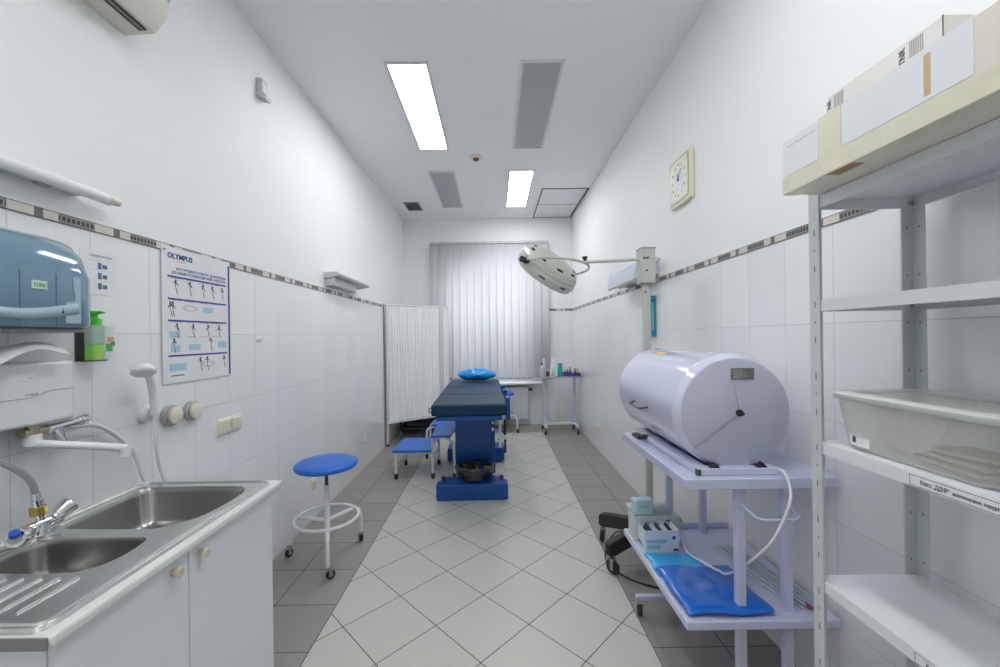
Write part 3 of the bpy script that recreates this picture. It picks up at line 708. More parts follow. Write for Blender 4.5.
closed_pack('plastic_pack', .712, 1.05, 1.50, 1.82, Z2+.016, .014, M('royal_blue_film', (.001, .135, .60), .25, bump=.6, bscale=20, coat=.5), 'bright blue glossy plastic pack at front of lower shelf', 5)
ct = thing('catheter_pouch', (1.16, 1.75, Z2), 'clear pouch of thin white tubes on lower shelf near the wall', 'tubes')
for i in range(6):
    x = 1.10 + .022*i
    MB().tube([(x+.05, 1.53+.01*i, Z2+.010), (x+.02, 1.7, Z2+.010), (x-.03, 2.0, Z2+.010)], .0045, 8).build('tube', M('clear_tube', (.62, .66, .70), .2, alpha=.8), ct)
MB().cyl((1.205, 1.535, Z2+.010), (1.20, 1.56, Z2+.010), .008).build('connector', M('red_plastic', (.28, .10, .09), .4), ct)
MB().cyl((1.175, 1.55, Z2+.010), (1.168, 1.60, Z2+.010), .006).build('connector', M('green_plastic', (.03, .30, .18), .4), ct)
# ---------------- right-hand steel rack ----------------
RX0, RX1, RY0, RY1 = .935, 1.243, .20, 1.185
rk = thing('storage_rack', (1.11, .7, 0), 'tall grey-white metal storage rack against the right wall', 'rack')
def post(x, y, sx, sy):
    b = MB(); T = .0025; W1, W2 = .036, .036
    b.box((min(x, x+sx*W1), min(y, y+sy*T), 0), (max(x, x+sx*W1), max(y, y+sy*T), 1.862))
    b.box((min(x, x+sx*T), min(y+sy*T, y+sy*W2), 0), (max(x, x+sx*T), max(y+sy*T, y+sy*W2), 1.862))
    p = b.build('upright', RACK, rk)
    s = MB(); z = .08; k = 0
    fy0, fy1 = min(y, y+sy*T)-.0005, max(y, y+sy*T)+.0005; fx0, fx1 = min(x, x+sx*T)-.0005, max(x, x+sx*T)+.0005
    back = x > 1.1
    while z < 1.80:
        if back: L = [(z, .0032)]
        else: L = [(z, .009)] + ([(z+.052, .003)] if k % 2 else [])
        for zz, hh in L:
            xx = x + sx*.020; yy = y + sy*.020
            s.box((xx-.0020, fy0, zz-hh), (xx+.0020, fy1, zz+hh)); s.box((fx0, yy-.0020, zz-hh), (fx1, yy+.0020, zz+hh))
        z += .14 if back else .104; k += 1
    s.build('slots', M('slot_shadow', (.22, .225, .22), .6), p)
    return p
# far uprights show their broad face to the room's near side
for x, sx in ((RX0, 1), (RX1, -1)):
    post(x, RY1, sx, -1); post(x, RY0, sx, 1)
for i, zt in enumerate((.33, .738, 1.137, 1.548, 1.848)):
    b = MB(); x0, x1, y0, y1 = RX0+.004, RX1-.004, RY0+.004, RY1-.004; T = .0015; F = .032
    b.box((x0, y0, zt-T), (x1, y1, zt))
    b.box((x0, y0, zt-F), (x0+T, y1, zt-T)).box((x1-T, y0, zt-F), (x1, y1, zt-T)).box((x0+T, y0, zt-F), (x1-T, y0+T, zt-T)).box((x0+T, y1-T, zt-F), (x1-T, y1, zt-T))
    b.box((x0+T, y0+T, zt-F), (x0+.014, y1-T, zt-F+T)).box((x1-.014, y0+T, zt-F), (x1-T, y1-T, zt-F+T))
    s = b.build('shelf', RACKS, rk)
    bb = MB()
    for xx in (RX0+.012, RX1-.012):
        bb.cyl((xx, RY1-.010, zt-.016), (xx, RY1-.001, zt-.016), .006, seg=8)
    bb.build('bolt', GREYM, s)
# shelf strips with writing (on the fascia, facing the room)
def strip(y0, y1, z0, z1, label, big, small):
    t = thing('shelf_label', (RX0+.003, y0, z0), label, 'label')
    MB().box((RX0+.0025, y0, z0), (RX0+.0038, y1, z1)).build('paper_strip', PAPER, t)
    xx = RX0+.0022; e = .0012
    MB().box((xx, y0+.002, z1-.003), (xx+.0004, y1-.002, z1-.003+e)).box((xx, y0+.002, z0+.002), (xx+.0004, y1-.002, z0+.002+e)).box((xx, y1-.004, z0+.002), (xx+.0004, y1-.003, z1-.002)).build('printed_border', INK, t)
    h_ = z1-z0
    text('lettering', big, h_*.50, INK, t, (xx, y1-.026, z0+h_*.34), (0, -1, 0), (0, 0, 1), width=.056)
    text('lettering', small, h_*.38, INK, t, (xx, y1-.088, z0+h_*.36), (0, -1, 0), (0, 0, 1), width=.085)
strip(.56, .911, 1.106, 1.134, 'printed paper strip with Cyrillic text on shelf edge below the plastic bin', 'Класс „ДДНР“', 'малоопасные, хирургия')
strip(.55, .905, .707, .735, 'printed paper strip on edge of the lowest visible shelf', 'Класс „Б“', 'опасные отходы')
# ---------------- big cardboard box + long carton on top ----------------
def carton_mat():
    t = NT('taped_cardboard'); p = t.xyz()
    base = t.mix(t.noise(3, 4), (.70, .66, .58, 1), (.78, .745, .68, 1))
    base = t.mix(t.math('GREATER_THAN', t.noise(2.1, 2), .60), base, (.62, .54, .42, 1))
    t.link(base, t.b.inputs['Base Color']); t.b.inputs['Roughness'].default_value = .6; t.bump(t.noise(24, 3), .25, .004); return t.m
cbx = thing('cardboard_box', (1.03, .75, 1.85), 'big long taped cardboard box overhanging the top of the rack', 'box')
BX0, BX1_, BY0, BY1 = .834, 1.25, .18, 1.148
MB().box((BX0, BY0, 1.8495), (BX1_, BY1, 1.998)).build('carton', carton_mat(), cbx, bevel=.003)
TAPE = M('yellowed_tape', (.70, .675, .53), .3, var=.08, nscale=30, bump=.2, coat=.3, bscale=50)
WTP = M('white_paper_patch', (.76, .77, .80), .5, var=.04, nscale=12)
xx = BX0-.0008
MB().box((xx, BY0, 1.850), (BX0, BY1, 1.893)).box((BX0, BY0, 1.8487), (BX0+.04, BY1, 1.8495)).build('tape', TAPE, cbx)
MB().box((xx-.0002, .955, 1.850), (BX0, 1.02, 1.9985)).box((xx-.0002, .952, 1.9985), (1.2, 1.017, 1.9992)).build('tape', TAPE, cbx)
MB().box((xx, 1.022, 1.897), (BX0, 1.144, 1.996)).build('paper_patch', WTP, cbx)
MB().box((xx, .69, 1.897), (BX0, .952, 1.997)).build('paper_patch', WTP, cbx)
MB().box((xx-.0003, .758, 1.905), (BX0-.0008, .770, 1.985)).build('torn_patch', M('kraft_brown', (.62, .42, .27), .7), cbx)
MB().box((xx, .50, 1.895), (BX0, .645, 1.96)).build('paper_patch', WTP, cbx)
b = MB()
for i in range(9): b.box((xx-.0004, 1.03+i*.011, 1.975), (xx, 1.037+i*.011, 1.978+.003*random.random()))
b.build('pencil_marks', M('faint_ink', (.5, .5, .52), .7), cbx)
MB().box((.836, .93, 1.8482), (.868, 1.0, 1.8490)).build('brown_stain', M('stain', (.35, .22, .12), .7), cbx)
lc = thing('carton', (1.05, .98, 2.0), 'long slim white carton lying on top of the big cardboard box', 'box')
LX0, LX1, LY0, LY1 = .95, 1.10, .838, 1.13
MB().box((LX0, LY0, 1.9995), (LX1, LY1, 2.118)).build('carton_body', M('slim_carton', (.70, .69, .67), .5), lc, bevel=.002)
MB().box((LX0-.0008, LY0, 2.0), (LX0, LY0+.002, 2.118)).build('edge_line', INK, lc)
for yy in (1.118, .917):
    text('lettering', 'TNR', .019, INK, lc, (LX0-.0008, yy, 2.068), (0, 0, 1), (0, 1, 0))
    b = MB()
    for i in range(7): b.box((LX0-.0008, yy-.012-.0045*i, 2.052), (LX0, yy-.010-.0045*i, 2.110))
    b.build('printed_lines', M('grey_ink', (.35, .35, .36), .6), lc)
# ---------------- plastic bin on the rack ----------------
def frosted():
    t = NT('frosted_plastic'); b = t.b; b.inputs['Base Color'].default_value = (.80, .80, .76, 1); b.inputs['Roughness'].default_value = .35
    tr = t.n('ShaderNodeBsdfTransparent'); mx = t.n('ShaderNodeMixShader'); lw = t.n('ShaderNodeLayerWeight'); lw.inputs[0].default_value = .35
    t.link(t.math('MULTIPLY_ADD', lw.outputs['Facing'], .40, .20), mx.inputs[0]); t.link(tr.outputs[0], mx.inputs[1]); t.link(b.outputs[0], mx.inputs[2]); t.link(mx.outputs[0], t.out.inputs[0]); return t.m
FR = frosted()
bn = thing('storage_bin', (1.1, .95, 1.137), 'translucent plastic storage bin with lid on the middle shelf of rack', 'storage box')
def rrect(x0, x1, y0, y1, r, n=5):
    P = []
    for cx, cy, a0 in ((x1-r, y1-r, 0), (x0+r, y1-r, 90), (x0+r, y0+r, 180), (x1-r, y0+r, 270)):
        for k in range(n+1): a = math.radians(a0 + 90*k/n); P.append((cx+r*math.cos(a), cy+r*math.sin(a)))
    return P
b = MB(); R = []
for z, e in ((1.139, 0.004), (1.144, -.002), (1.275, -.018), (1.279, -.026)):
    R.append([b.bm.verts.new((x, y, z)) for x, y in rrect(.972+e, 1.215-e, .775+e, 1.120-e, .04)])
for A, B in zip(R, R[1:]): b.bridge(A, B)
b.bm.faces.new(R[0][::-1]); b.build('tub', FR, bn, solid=.002)
b = MB(); R = []
for z, e in ((1.272, 0), (1.285, 0), (1.289, .006), (1.289, .03), (1.283, .036)):
    R.append([b.bm.verts.new((x, y, z)) for x, y in rrect(.945+e, 1.236-e, .748+e, 1.148-e, .045)])
for A, B in zip(R, R[1:]): b.bridge(A, B)
b.bm.faces.new(R[-1]); b.build('lid', M('frosted_lid', (.72, .76, .73), .3, alpha=.75), bn, solid=.002)
lb = MB().box((.9655, 1.035, 1.150), (.9665, 1.09, 1.180)).build('bin_tag', PAPER, bn)
MB().box((.9650, 1.073, 1.158), (.9656, 1.083, 1.174)).build('tag_mark', INK, lb)
text('lid_writing', 'медицинские отходы', .014, M('grey_ink', (.35, .35, .36), .6), bn, (1.10, 1.02, 1.2902), (.25, -1, 0), (1, .25, 0))
dp = [(.985+.092*math.cos(PI+PI*k/24), 1.262+.105*math.sin(PI+PI*k/24)) for k in range(25)]
tag(MB().prism(dp, 0, 1.01, 1.022).build('plastic_dish', M('dish_white', (.72, .72, .70), .4), at=(1.01, .98, 1.155), bevel=.002), 'round white dish standing on edge inside the plastic bin', 'dish')
b = MB()
for i in range(3): b.obox((1.08, .885+.004*i, 1.150+.013*i), (.16-.01*i, .12-.01*i, .011), __import__('mathutils').Euler((.05, .04*i, .15*i)))
tag(b.build('folded_cloth', M('beige_cloth', (.42, .36, .30), .9, bump=.3), bevel=.004, at=(1.1, .84, 1.145)), 'folded beige cloth lying inside the plastic bin', 'cloth')
# ---------------- right wall items ----------------
ck = thing('wall_clock', (XR, 2.70, 2.5), 'cream-framed square wall clock high on the right wall', 'clock')
K0, K1, KZ0, KZ1 = 2.56, 2.855, 2.335, 2.66
def kpts(s):
    cy, cz = (K0+K1)/2, (KZ0+KZ1)/2; P = []; hy, hz = (K1-K0)/2*s, (KZ1-KZ0)/2*s
    for (a, b_) in ((-1, -1), (1, -1), (1, 1), (-1, 1)):
        nx = {(-1,-1): (1,-1), (1,-1): (1,1), (1,1): (-1,1), (-1,1): (-1,-1)}[(a, b_)]
        for k in range(6):
            t = k/6; y = a + (nx[0]-a)*t; z = b_ + (nx[1]-b_)*t; bow = 1 + .05*math.sin(PI*t)
            if a == nx[0]: y *= bow
            else: z *= bow
            P.append((cy+y*hy, cz+z*hz))
    return P
MB().prism(kpts(1), 0, XR-.028, XR).build('clock_case', M('clock_cream', (.74, .72, .52), .35), ck, bevel=.008, seg=3)
MB().prism(kpts(.88), 0, XR-.031, XR-.028).build('dial_ring', M('dial_green', (.42, .46, .40), .4), ck)
MB().prism(kpts(.80), 0, XR-.033, XR-.031).build('dial', M('dial_cream', (.72, .71, .60), .4), ck)
MB().prism(kpts(.42), 0, XR-.0345, XR-.033).build('dial_centre', M('dial_blue', (.60, .64, .70), .4), ck)
cy, cz = (K0+K1)/2, (KZ0+KZ1)/2
for i in range(1, 13):
    a = math.radians(90-30*i)      # seen from the room the +Y side is on the left
    text('numeral', str(i), .028, INK, ck, (XR-.0335, cy-math.cos(a)*.095, cz+math.sin(a)*.105-.010), (0, -1, 0), (0, 0, 1), align='CENTER')
for ang, ln, wd in ((100, .045, .004), (55, .075, .003)):
    a = math.radians(ang); p = Vector((XR-.038, cy, cz)); q = p + Vector((0, -math.cos(a)*ln, math.sin(a)*ln))
    MB().cyl(p, q, wd/2, seg=6).build('hand', INK, ck)
MB().cyl((XR-.033, cy, cz), (XR-.041, cy, cz), .007).build('hand_pin', INK, ck)
ru = thing('wall_irradiator', (XR, 3.4, 1.95), 'white wall-mounted air irradiator on the right wall behind the lamp pole', 'air unit')
MB().prism([(XR, 1.925), (1.165, 1.925), (1.10, 1.885), (1.095, 1.905), (1.11, 2.02), (1.15, 2.06), (XR, 2.06)], 1, 3.12, 3.86).build('housing', M('unit_white', (.66, .69, .80), .35), ru, bevel=.006)
MB().prism([(XR, 1.905), (1.18, 1.905), (1.10, 1.872), (1.10, 1.884), (1.16, 1.923), (XR, 1.923)], 1, 3.14, 3.84).build('underside', M('unit_beige', (.45, .42, .34), .5), ru)
for yy in (3.28, 3.7): MB().cyl((1.2, yy-.1, 1.90), (1.2, yy+.12, 1.90), .012).build('lamp_tube', WHITE, ru)
MB().cyl((XR-.05, 3.06, 2.0), (XR-.05, 3.13, 2.0), .010).cyl((XR-.05, 3.06, 2.0), (XR-.03, 3.03, 2.03), .007).build('side_valve', LGREY, ru)
gh = thing('glove_holder', (XR, 3.25, 1.6), 'cyan plastic holder on the right wall just behind the lamp pole', 'holder')
CY2 = M('cyan_plastic', (.01, .36, .52), .35)
b = MB().box((XR-.012, 3.19, 1.44), (XR, 3.33, 1.765)).box((XR-.055, 3.19, 1.44), (XR-.012, 3.33, 1.475)).box((XR-.045, 3.19, 1.73), (XR-.012, 3.33, 1.765)).box((XR-.045, 3.19, 1.475), (XR-.035, 3.205, 1.73))
b.build('holder_body', CY2, gh, bevel=.006)
MB().box((XR-.03, 3.215, 1.48), (XR-.012, 3.31, 1.72)).build('glove_pack', M('pack_white', (.55, .70, .75), .5), gh)
def outlet(x, y, z, side, label, w_=.08, h_=.08, kind='socket'):
    s = 1 if side == 'L' else -1; X0 = XL if side == 'L' else XR
    t = thing('wall_socket', (X0, y, z), label, 'wall socket')
    MB().box((min(X0, X0+s*.012), y-w_/2, z-h_/2), (max(X0, X0+s*.012), y+w_/2, z+h_/2)).build('cover_plate', CREAM if kind != 'w' else WHITE, t, bevel=.004)
    c = MB(); c.prof((X0+s*.012, y, z), (s, 0, 0), [(0, .024), (.004, .022), (.0045, .015)], 24); c.build('socket_ring', CREAM if kind != 'w' else WHITE, t)
    b = MB()
    for d in (-.009, .009): b.cyl((X0+s*.0155, y+d, z), (X0+s*.0175, y+d, z), .0028, seg=8)
    b.build('pin_hole', BLACK, t)
outlet(0, 4.99, .30, 'R', 'small pale socket low on the right wall in far half')
outlet(0, 3.24, .29, 'L', 'cream socket low on left wall behind the blue stool')
outlet(0, 4.53, .32, 'L', 'pale socket low on left wall close to the folding screen', kind='w')
# ---------------- left wall items ----------------
ac = thing('air_conditioner', (XL, 1.2, 2.8), 'cream split air conditioner high on the left wall', 'air conditioner')
ACW = M('ac_cream', (.72, .71, .62), .4)
pr_ = [(XL, 2.700), (-1.362, 2.706), (-1.320, 2.757), (-1.303, 2.818), (-1.300, 2.93), (-1.33, 2.955), (XL, 2.955)]
MB().prism(pr_, 1, .80, 1.63).build('housing', ACW, ac, bevel=.006)
MB().prism([(-1.300, 2.825), (-1.294, 2.828), (-1.291, 2.93), (-1.300, 2.935)], 1, .81, 1.62).build('front_panel', M('ac_lilac', (.62, .63, .74), .3), ac)
MB().box((-1.405, .88, 2.699), (-1.375, 1.60, 2.7045)).build('air_slot', M('slot_dark', (.06, .055, .045), .6), ac)
MB().obox((-1.385, 1.24, 2.698), (.014, .70, .003), __import__('mathutils').Euler((0, .4, 0))).build('louvre', M('louvre_brown', (.22, .20, .16), .5), ac)
tl = thing('tube_lamp', (XL, 1.2, 2.04), 'long white tube lamp with beige end cap on the left wall above the border', 'tube lamp')
MB().cyl((-1.425, .45, 1.985), (-1.425, 1.475, 1.985), .021, seg=28).build('tube', M('tube_white', (.80, .81, .82), .2), tl)
MB().prof((-1.425, 1.475, 1.985), (0, 1, 0), [(0, .0225), (.012, .0225), (.014, .017), (.048, .015), (.052, .01)], 24).build('end_cap', BEIGE, tl)
MB().box((XL, .5, 1.975), (-1.446, 1.42, 1.995)).build('mounting_rail', LGREY, tl, bevel=.003)
MB().box((-1.45, .9, 1.960), (-1.432, 1.0, 1.966)).box((-1.45, 1.26, 1.960), (-1.432, 1.30, 1.966)).build('clip', GREYM, tl)
ps = thing('motion_sensor', (XL, 2.57, 3.06), 'small white angled motion sensor high on left wall', 'sensor')
MB().prism([(XL, 3.00), (-1.43, 2.985), (-1.425, 3.01), (-1.452, 3.03), (-1.45, 3.115), (XL, 3.12)], 1, 2.53, 2.60).build('housing', M('sensor_grey', (.55, .57, .57), .4), ps, bevel=.004)
MB().box((-1.4515, 2.54, 3.035), (-1.449, 2.59, 3.10)).build('lens', WHITE, ps)
wl = thing('wall_lamp', (XL, 3.93, 2.02), 'slim grey-white wall lamp fixture above the border on the left wall', 'wall lamp')
MB().prism([(XL, 2.045), (-1.37, 2.045), (-1.35, 2.025), (-1.36, 2.005), (XL, 1.985)], 1, 3.50, 4.36).build('housing', M('fixture_grey', (.55, .57, .56), .4), wl, bevel=.004)
MB().prism([(XL, 1.983), (-1.40, 1.996), (-1.41, 1.93), (XL, 1.92)], 1, 3.52, 4.10).build('diffuser', M('fixture_diffuser', (.62, .64, .62), .4), wl, bevel=.003)
hk = thing('wall_button', (XL, 2.51, 1.46), 'small round white knob on left wall tiles right of the poster', 'knob')
MB().prof((XL, 2.51, 1.458), (1, 0, 0), [(0, .022), (.006, .021), (.008, .012), (.022, .012), (.026, .008)], 24).build('knob', WHITE, hk)
# poster
PY0, PY1, PZ0, PZ1 = 1.782, 2.24, 1.263, 1.889
po = thing('wall_poster', (XL, 2.0, 1.58), 'white instruction poster with OLYMPUS heading and blue bars on left wall', 'poster')
MB().box((XL+.005, PY0, PZ0), (XL+.007, PY1, PZ1)).build('sheet', PAPER, po)
PW, PH = PY1-PY0, PZ1-PZ0
def pq(b, u0, u1, v0, v1, e=.0008):      # u from the left, v from the top, as fractions
    b.box((XL+.007, PY0+u0*PW, PZ1-v1*PH), (XL+.007+e, PY0+u1*PW, PZ1-v0*PH))
def ptext(name, s, u, v, size, mat, wfrac):
    text(name, s, size, mat, po, (XL+.0074, PY0+u*PW, PZ1-v*PH), (0, 1, 0), (0, 0, 1), width=wfrac*PW, bold=.0012 if s == 'OLYMPUS' else 0)
ptext('lettering', 'OLYMPUS', .07, .082, .034, M('logo_blue', (.02, .04, .22), .5), .33)
b = MB(); pq(b, .19, .30, .095, .103); b.build('logo_underline', OINK, po)
ptext('lettering', 'ИНСТРУКЦИЯ ПО ОЧИСТКЕ, ДЕЗИНФЕКЦИИ', .18, .165, .019, M('title_blue', (.10, .14, .40), .6), .74)
ptext('lettering', 'ДЛЯ КЛИНИК И СТЕРИЛИЗАЦИИ ГИБКИХ ЭНДОСКОПОВ', .12, .195, .019, M('title_blue', (.10, .14, .40), .6), .80)
b = MB()
for v in (.210, .375, .535, .795): pq(b, .07, .93, v, v+.013)
pq(b, .965, .995, .035, .99); b.build('blue_bars', BINK, po)
# figures (pictograms)
bd, bb_ = MB(), MB(); rnd = random.Random(3)
def fig(b, u, v):
    x = XL+.0074
    def P(du, dv): return (x, PY0+(u+du)*PW, PZ1-(v+dv)*PH)
    b.cyl(P(0, 0), P(rnd.uniform(-.01, .01), .045), .0028, .0012, 6); b.cyl(P(0, .01), P(.03, .03+rnd.uniform(-.02, .02)), .002, seg=5); b.cyl(P(.0, .05), P(.02, .10), .0015, seg=5); b.cyl(P(0, .01), P(-.03, rnd.uniform(0, .04)), .0018, seg=5)
    b.cyl((x-.0004, PY0+u*PW, PZ1-v*PH), (x+.0006, PY0+u*PW, PZ1-v*PH), .006, seg=10)
for u in (.17, .36, .55, .70, .86): fig(bd, u, .245)
for u in (.10, .13): fig(bd, u, .41)
for u in (.40, .62, .80, .18): fig(bd, u, .57)
for u in (.14, .66): fig(bd, u, .68)
for u in (.50, .60, .88): fig(bd, u, .83)
pq(bd, .10, .27, .945, .953); bd.build('pictogram_dark', M('pictogram_grey', (.11, .12, .15), .7), po)
for (u0, u1, v0, v1) in ((.55, .70, .42, .465), (.08, .22, .62, .67), (.10, .22, .72, .775), (.34, .50, .72, .765), (.78, .92, .70, .755), (.08, .30, .86, .915)): pq(bb_, u0, u1, v0, v1, .0005)
bb_.build('pictogram_blue', LINK, po)
b = MB()
for cu, cv in ((.36, .44), (.62, .885)):
    pts = [(XL+.0074, PY0+(cu+.09*math.cos(k*PI/12))*PW, PZ1-(cv+.02*math.sin(k*PI/12))*PH) for k in range(24)]; b.tube(pts, .0012, 5, closed=True)
for v in (.225, .39, .55, .66): 
    for u in (.12, .30, .5, .68): pq(b, u, u+.12, v, v+.003)
b.build('pictogram_outline', M('mid_ink', (.3, .32, .36), .7), po)
b = MB().cyl((XL+.007, PY0+.03*PW, PZ1-.03*PH), (XL+.012, PY0+.03*PW, PZ1-.03*PH), .005, seg=10); b.build('pin', GREYM, po)
# small notice
nt = thing('paper_notice', (XL, 1.52, 1.71), 'small white laminated notice with tiny pictures beside the blue dispenser', 'notice')
MB().box((XL+.001, 1.435, 1.634), (XL+.0025, 1.575, 1.796)).build('sheet', PAPER, nt)
b = MB()
for i in range(3):
    z = 1.742-.038*i; b.box((XL+.0025, 1.500, z-.012), (XL+.0032, 1.513, z+.012)).box((XL+.0025, 1.518, z-.009), (XL+.0032, 1.535, z+.006))
b.build('pictures', M('notice_blue', (.10, .16, .30), .6), nt)
text('lettering', 'Обработка рук', .012, M('grey_ink', (.35, .35, .36), .6), nt, (XL+.003, 1.47, 1.775), (0, 1, 0), (0, 0, 1), width=.085)
b = MB()
for i in range(3): b.box((XL+.0025, 1.47, 1.762-.038*i), (XL+.003, 1.56, 1.7626-.038*i))
b.build('rule_lines', M('grey_ink', (.35, .35, .36), .6), nt)
# blue towel dispenser
td = thing('towel_dispenser', (XL, 1.1, 1.6), 'translucent blue paper towel dispenser on the left wall above the water heater', 'towel dispenser')
DB = M('smoky_blue_plastic', (.15, .26, .35), .12, var=.1, nscale=6, coat=.6)
DBL = M('pale_blue_plastic', (.36, .50, .58), .14, coat=.6)
TY0, TY1, TZ0, TZ1, TXF = .95, 1.338, 1.502, 1.79, -1.305
def dprof(y, e=0):
    # cross-section in X-Z at this y; the top is rounded towards the wall
    return [(XL, TZ0), (TXF-e-.01, TZ0), (TXF-e, TZ0+.012), (TXF-e, TZ1-.12), (TXF-e-.02, TZ1-.06), (TXF-e-.055, TZ1-.02), (TXF-e-.10, TZ1-.002), (XL, TZ1)]
b = MB(); R = []
for y, e in ((TY0, .035), (TY0+.012, .012), (TY0+.04, 0), (TY1-.075, 0), (TY1-.045, .008), (TY1-.022, .024), (TY1-.007, .05), (TY1, .08)):
    dz = -.6*e
    R.append([b.bm.verts.new((x, y, z + (dz if z > 1.6 else 0))) for x, z in dprof(y, e)])
for A, B in zip(R, R[1:]): b.bridge(A, B)
b.bm.faces.new(R[0][::-1]); b.bm.faces.new(R[-1])
cv = b.build('cover', DB, td, bevel=.004, angle=50)
# paler wave band and side panel
b = MB(); n = 20; top = []; bot = []
for k in range(n+1):
    y = TY0+.04 + (TY1-.08-TY0-.04)*k/n; zt = 1.568 - .020*math.sin(PI*(k/n)**.8); top.append(b.bm.verts.new((TXF+.0012, y, zt+.012*(k/n)))); bot.append(b.bm.verts.new((TXF+.0012, y, zt-.024)))
for k in range(n): b.bm.faces.new((bot[k], bot[k+1], top[k+1], top[k]))
b.build('wave_band', DBL, td, solid=.0015)
MB().prism([(1.218, 1.515), (1.262, 1.515), (1.262, 1.660), (1.238, 1.660), (1.246, 1.585), (1.218, 1.578)], 0, TXF+.0002, TXF+.0018).build('side_flash', DBL, td)
for y in (1.10, 1.192): MB().box((TXF, y, 1.505), (TXF+.0015, y+.0015, 1.66)).build('seam', M('seam_blue', (.09, .16, .22), .4), td)
sg = MB().box((TXF, 1.128, 1.610), (TXF+.002, 1.168, 1.635)).build('maker_badge', M('badge_pale', (.55, .70, .60), .4), td, bevel=.004)
text('lettering', 'TORK', .016, M('badge_green', (.05, .35, .10), .5), sg, (TXF+.0024, 1.132, 1.617), (0, 1, 0), (0, 0, 1), width=.032)
MB().prism([(1.205, 1.543), (1.213, 1.543), (1.209, 1.56)], 0, TXF+.0018, TXF+.0026).build('arrow_mark', INK, td)
MB().box((XL, TY0+.03, 1.488), (TXF-.03, TY1-.03, 1.502)).build('grey_base', M('base_grey', (.30, .31, .31), .35), td, bevel=.006)
# paper towel wings
b = MB(); rows = []
P = [(.95, 1.455), (1.02, 1.425), (1.07, 1.410), (1.12, 1.418), (1.17, 1.442), (1.23, 1.452), (1.31, 1.437)]
for (y, z) in [(p.x, p.y) for p in spline([Vector((a_, c_, 0)) for a_, c_ in P], 5)]:
    rows.append([b.bm.verts.new((XL+.04+.035*k, y*(1-.012*k), z + .012*(1.5-abs(k-1.5)) - .006*k + .003*math.sin(y*40+k))) for k in range(4)])
for A, B in zip(rows, rows[1:]):
    for k in range(3): b.bm.faces.new((A[k], A[k+1], B[k+1], B[k]))
tag(b.build('paper_towel', M('towel_paper', (.78, .79, .80), .85), solid=.003, angle=80, at=(XL+.09, 1.1, 1.42)), 'white paper towel hanging out below the blue dispenser', 'paper towel')
# soap bottle in wall bracket
sb = thing('soap_bottle', (-1.44, 1.42, 1.39), 'transparent soap bottle half full of green soap with green pump, by the dispenser', 'soap bottle')
sx, sy, sz = -1.440, 1.440, 1.392
MB().prism(rrect(sx-.020, sx+.018, sy-.022, sy+.022, .010), 2, sz, sz+.055).build('green_soap', M('green_gel', (.28, .66, .10), .2, coat=.4), sb)
MB().prism(rrect(sx-.0205, sx+.0185, sy-.0225, sy+.0225, .010), 2, sz+.055, sz+.125).build('bottle_body', M('soap_clear', (.55, .68, .58), .15, alpha=.55), sb, bevel=.004)
pm = MB().prof((sx, sy, sz+.125), (0, 0, 1), [(0, .022), (.022, .021), (.026, .010), (.038, .010), (.040, .017), (.050, .016)], 24).build('pump', M('lime_plastic', (.10, .60, .05), .3), sb)
MB().box((sx+.0, sy-.008, sz+.166), (sx+.035, sy+.008, sz+.175)).build('spout', M('lime_plastic', (.10, .60, .05), .3), pm, bevel=.003)
MB().box((sx-.026, sy-.026, sz-.005), (sx+.022, sy+.026, sz)).box((XL, sy-.026, sz-.004), (XL+.006, sy+.026, sz+.10)).build('bracket', DARK, sb, bevel=.001)
s2_ = MB().prism(rrect(-1.478, -1.462, 1.50, 1.545, .006), 2, 1.405, 1.515).build('printed_label', M('soap_print', (.66, .74, .68), .4), sb)
b = MB().box((-1.462, 1.51, 1.455), (-1.4612, 1.535, 1.475)); b.build('label_pink', M('pink_print', (.75, .35, .25), .5), s2_)
b = MB().box((-1.462, 1.505, 1.42), (-1.4612, 1.53, 1.45)).box((-1.462, 1.525, 1.44), (-1.4612, 1.54, 1.458)); b.build('label_green', M('green_print', (.10, .45, .15), .5), s2_)
# water heater with tap
wh = thing('water_heater', (XL, 1.2, 1.3), 'flat white instant water heater box with swivel tap above the sink', 'water heater')
HW = M('heater_white', (.78, .79, .81), .25, var=.015, coat=.3)
hb = MB().box((XL, .93, 1.203), (-1.405, 1.338, 1.396)).build('casing', HW, wh, bevel=.010, seg=3)
b = MB(); fx = -1.405
sp = [(.95, 1.302), (1.08, 1.302), (1.13, 1.290), (1.21, 1.290), (1.26, 1.305), (1.338, 1.306)]
b.tube([(fx-.0002, y, z) for y, z in sp], .0016, 6); b.build('front_groove', M('groove_grey', (.38, .40, .46), .5), wh)
text('lettering', 'ATMOR', .010, M('grey_ink', (.35, .35, .36), .6), wh, (fx+.0003, 1.195, 1.296), (0, 1, 0), (0, 0, 1), width=.035)
MB().box((fx, 1.18, 1.341), (fx+.0004, 1.24, 1.3418)).box((fx, 1.205, 1.348), (fx+.0004, 1.215, 1.352)).build('faint_print', M('faint_ink', (.5, .5, .52), .7), wh)
fx2 = -1.43
MB().cyl((fx2, 1.235, 1.21), (fx2, 1.235, 1.165), .017).cyl((fx2, 1.205, 1.182), (fx2, 1.275, 1.180), .014).build('elbow', M('nickel', (.42, .38, .28), .35, 1.), wh)
vb = MB().cyl((fx2, 1.27, 1.180), (fx2+.02, 1.36, 1.192), .013).cyl((fx2+.02, 1.355, 1.191), (fx2+.024, 1.375, 1.194), .017).cyl((fx2+.008, 1.30, 1.18), (fx2+.008, 1.305, 1.135), .014).cyl((fx2+.008, 1.305, 1.145), (fx2+.008, 1.305, 1.12), .018).build('valve', CHROME, wh)
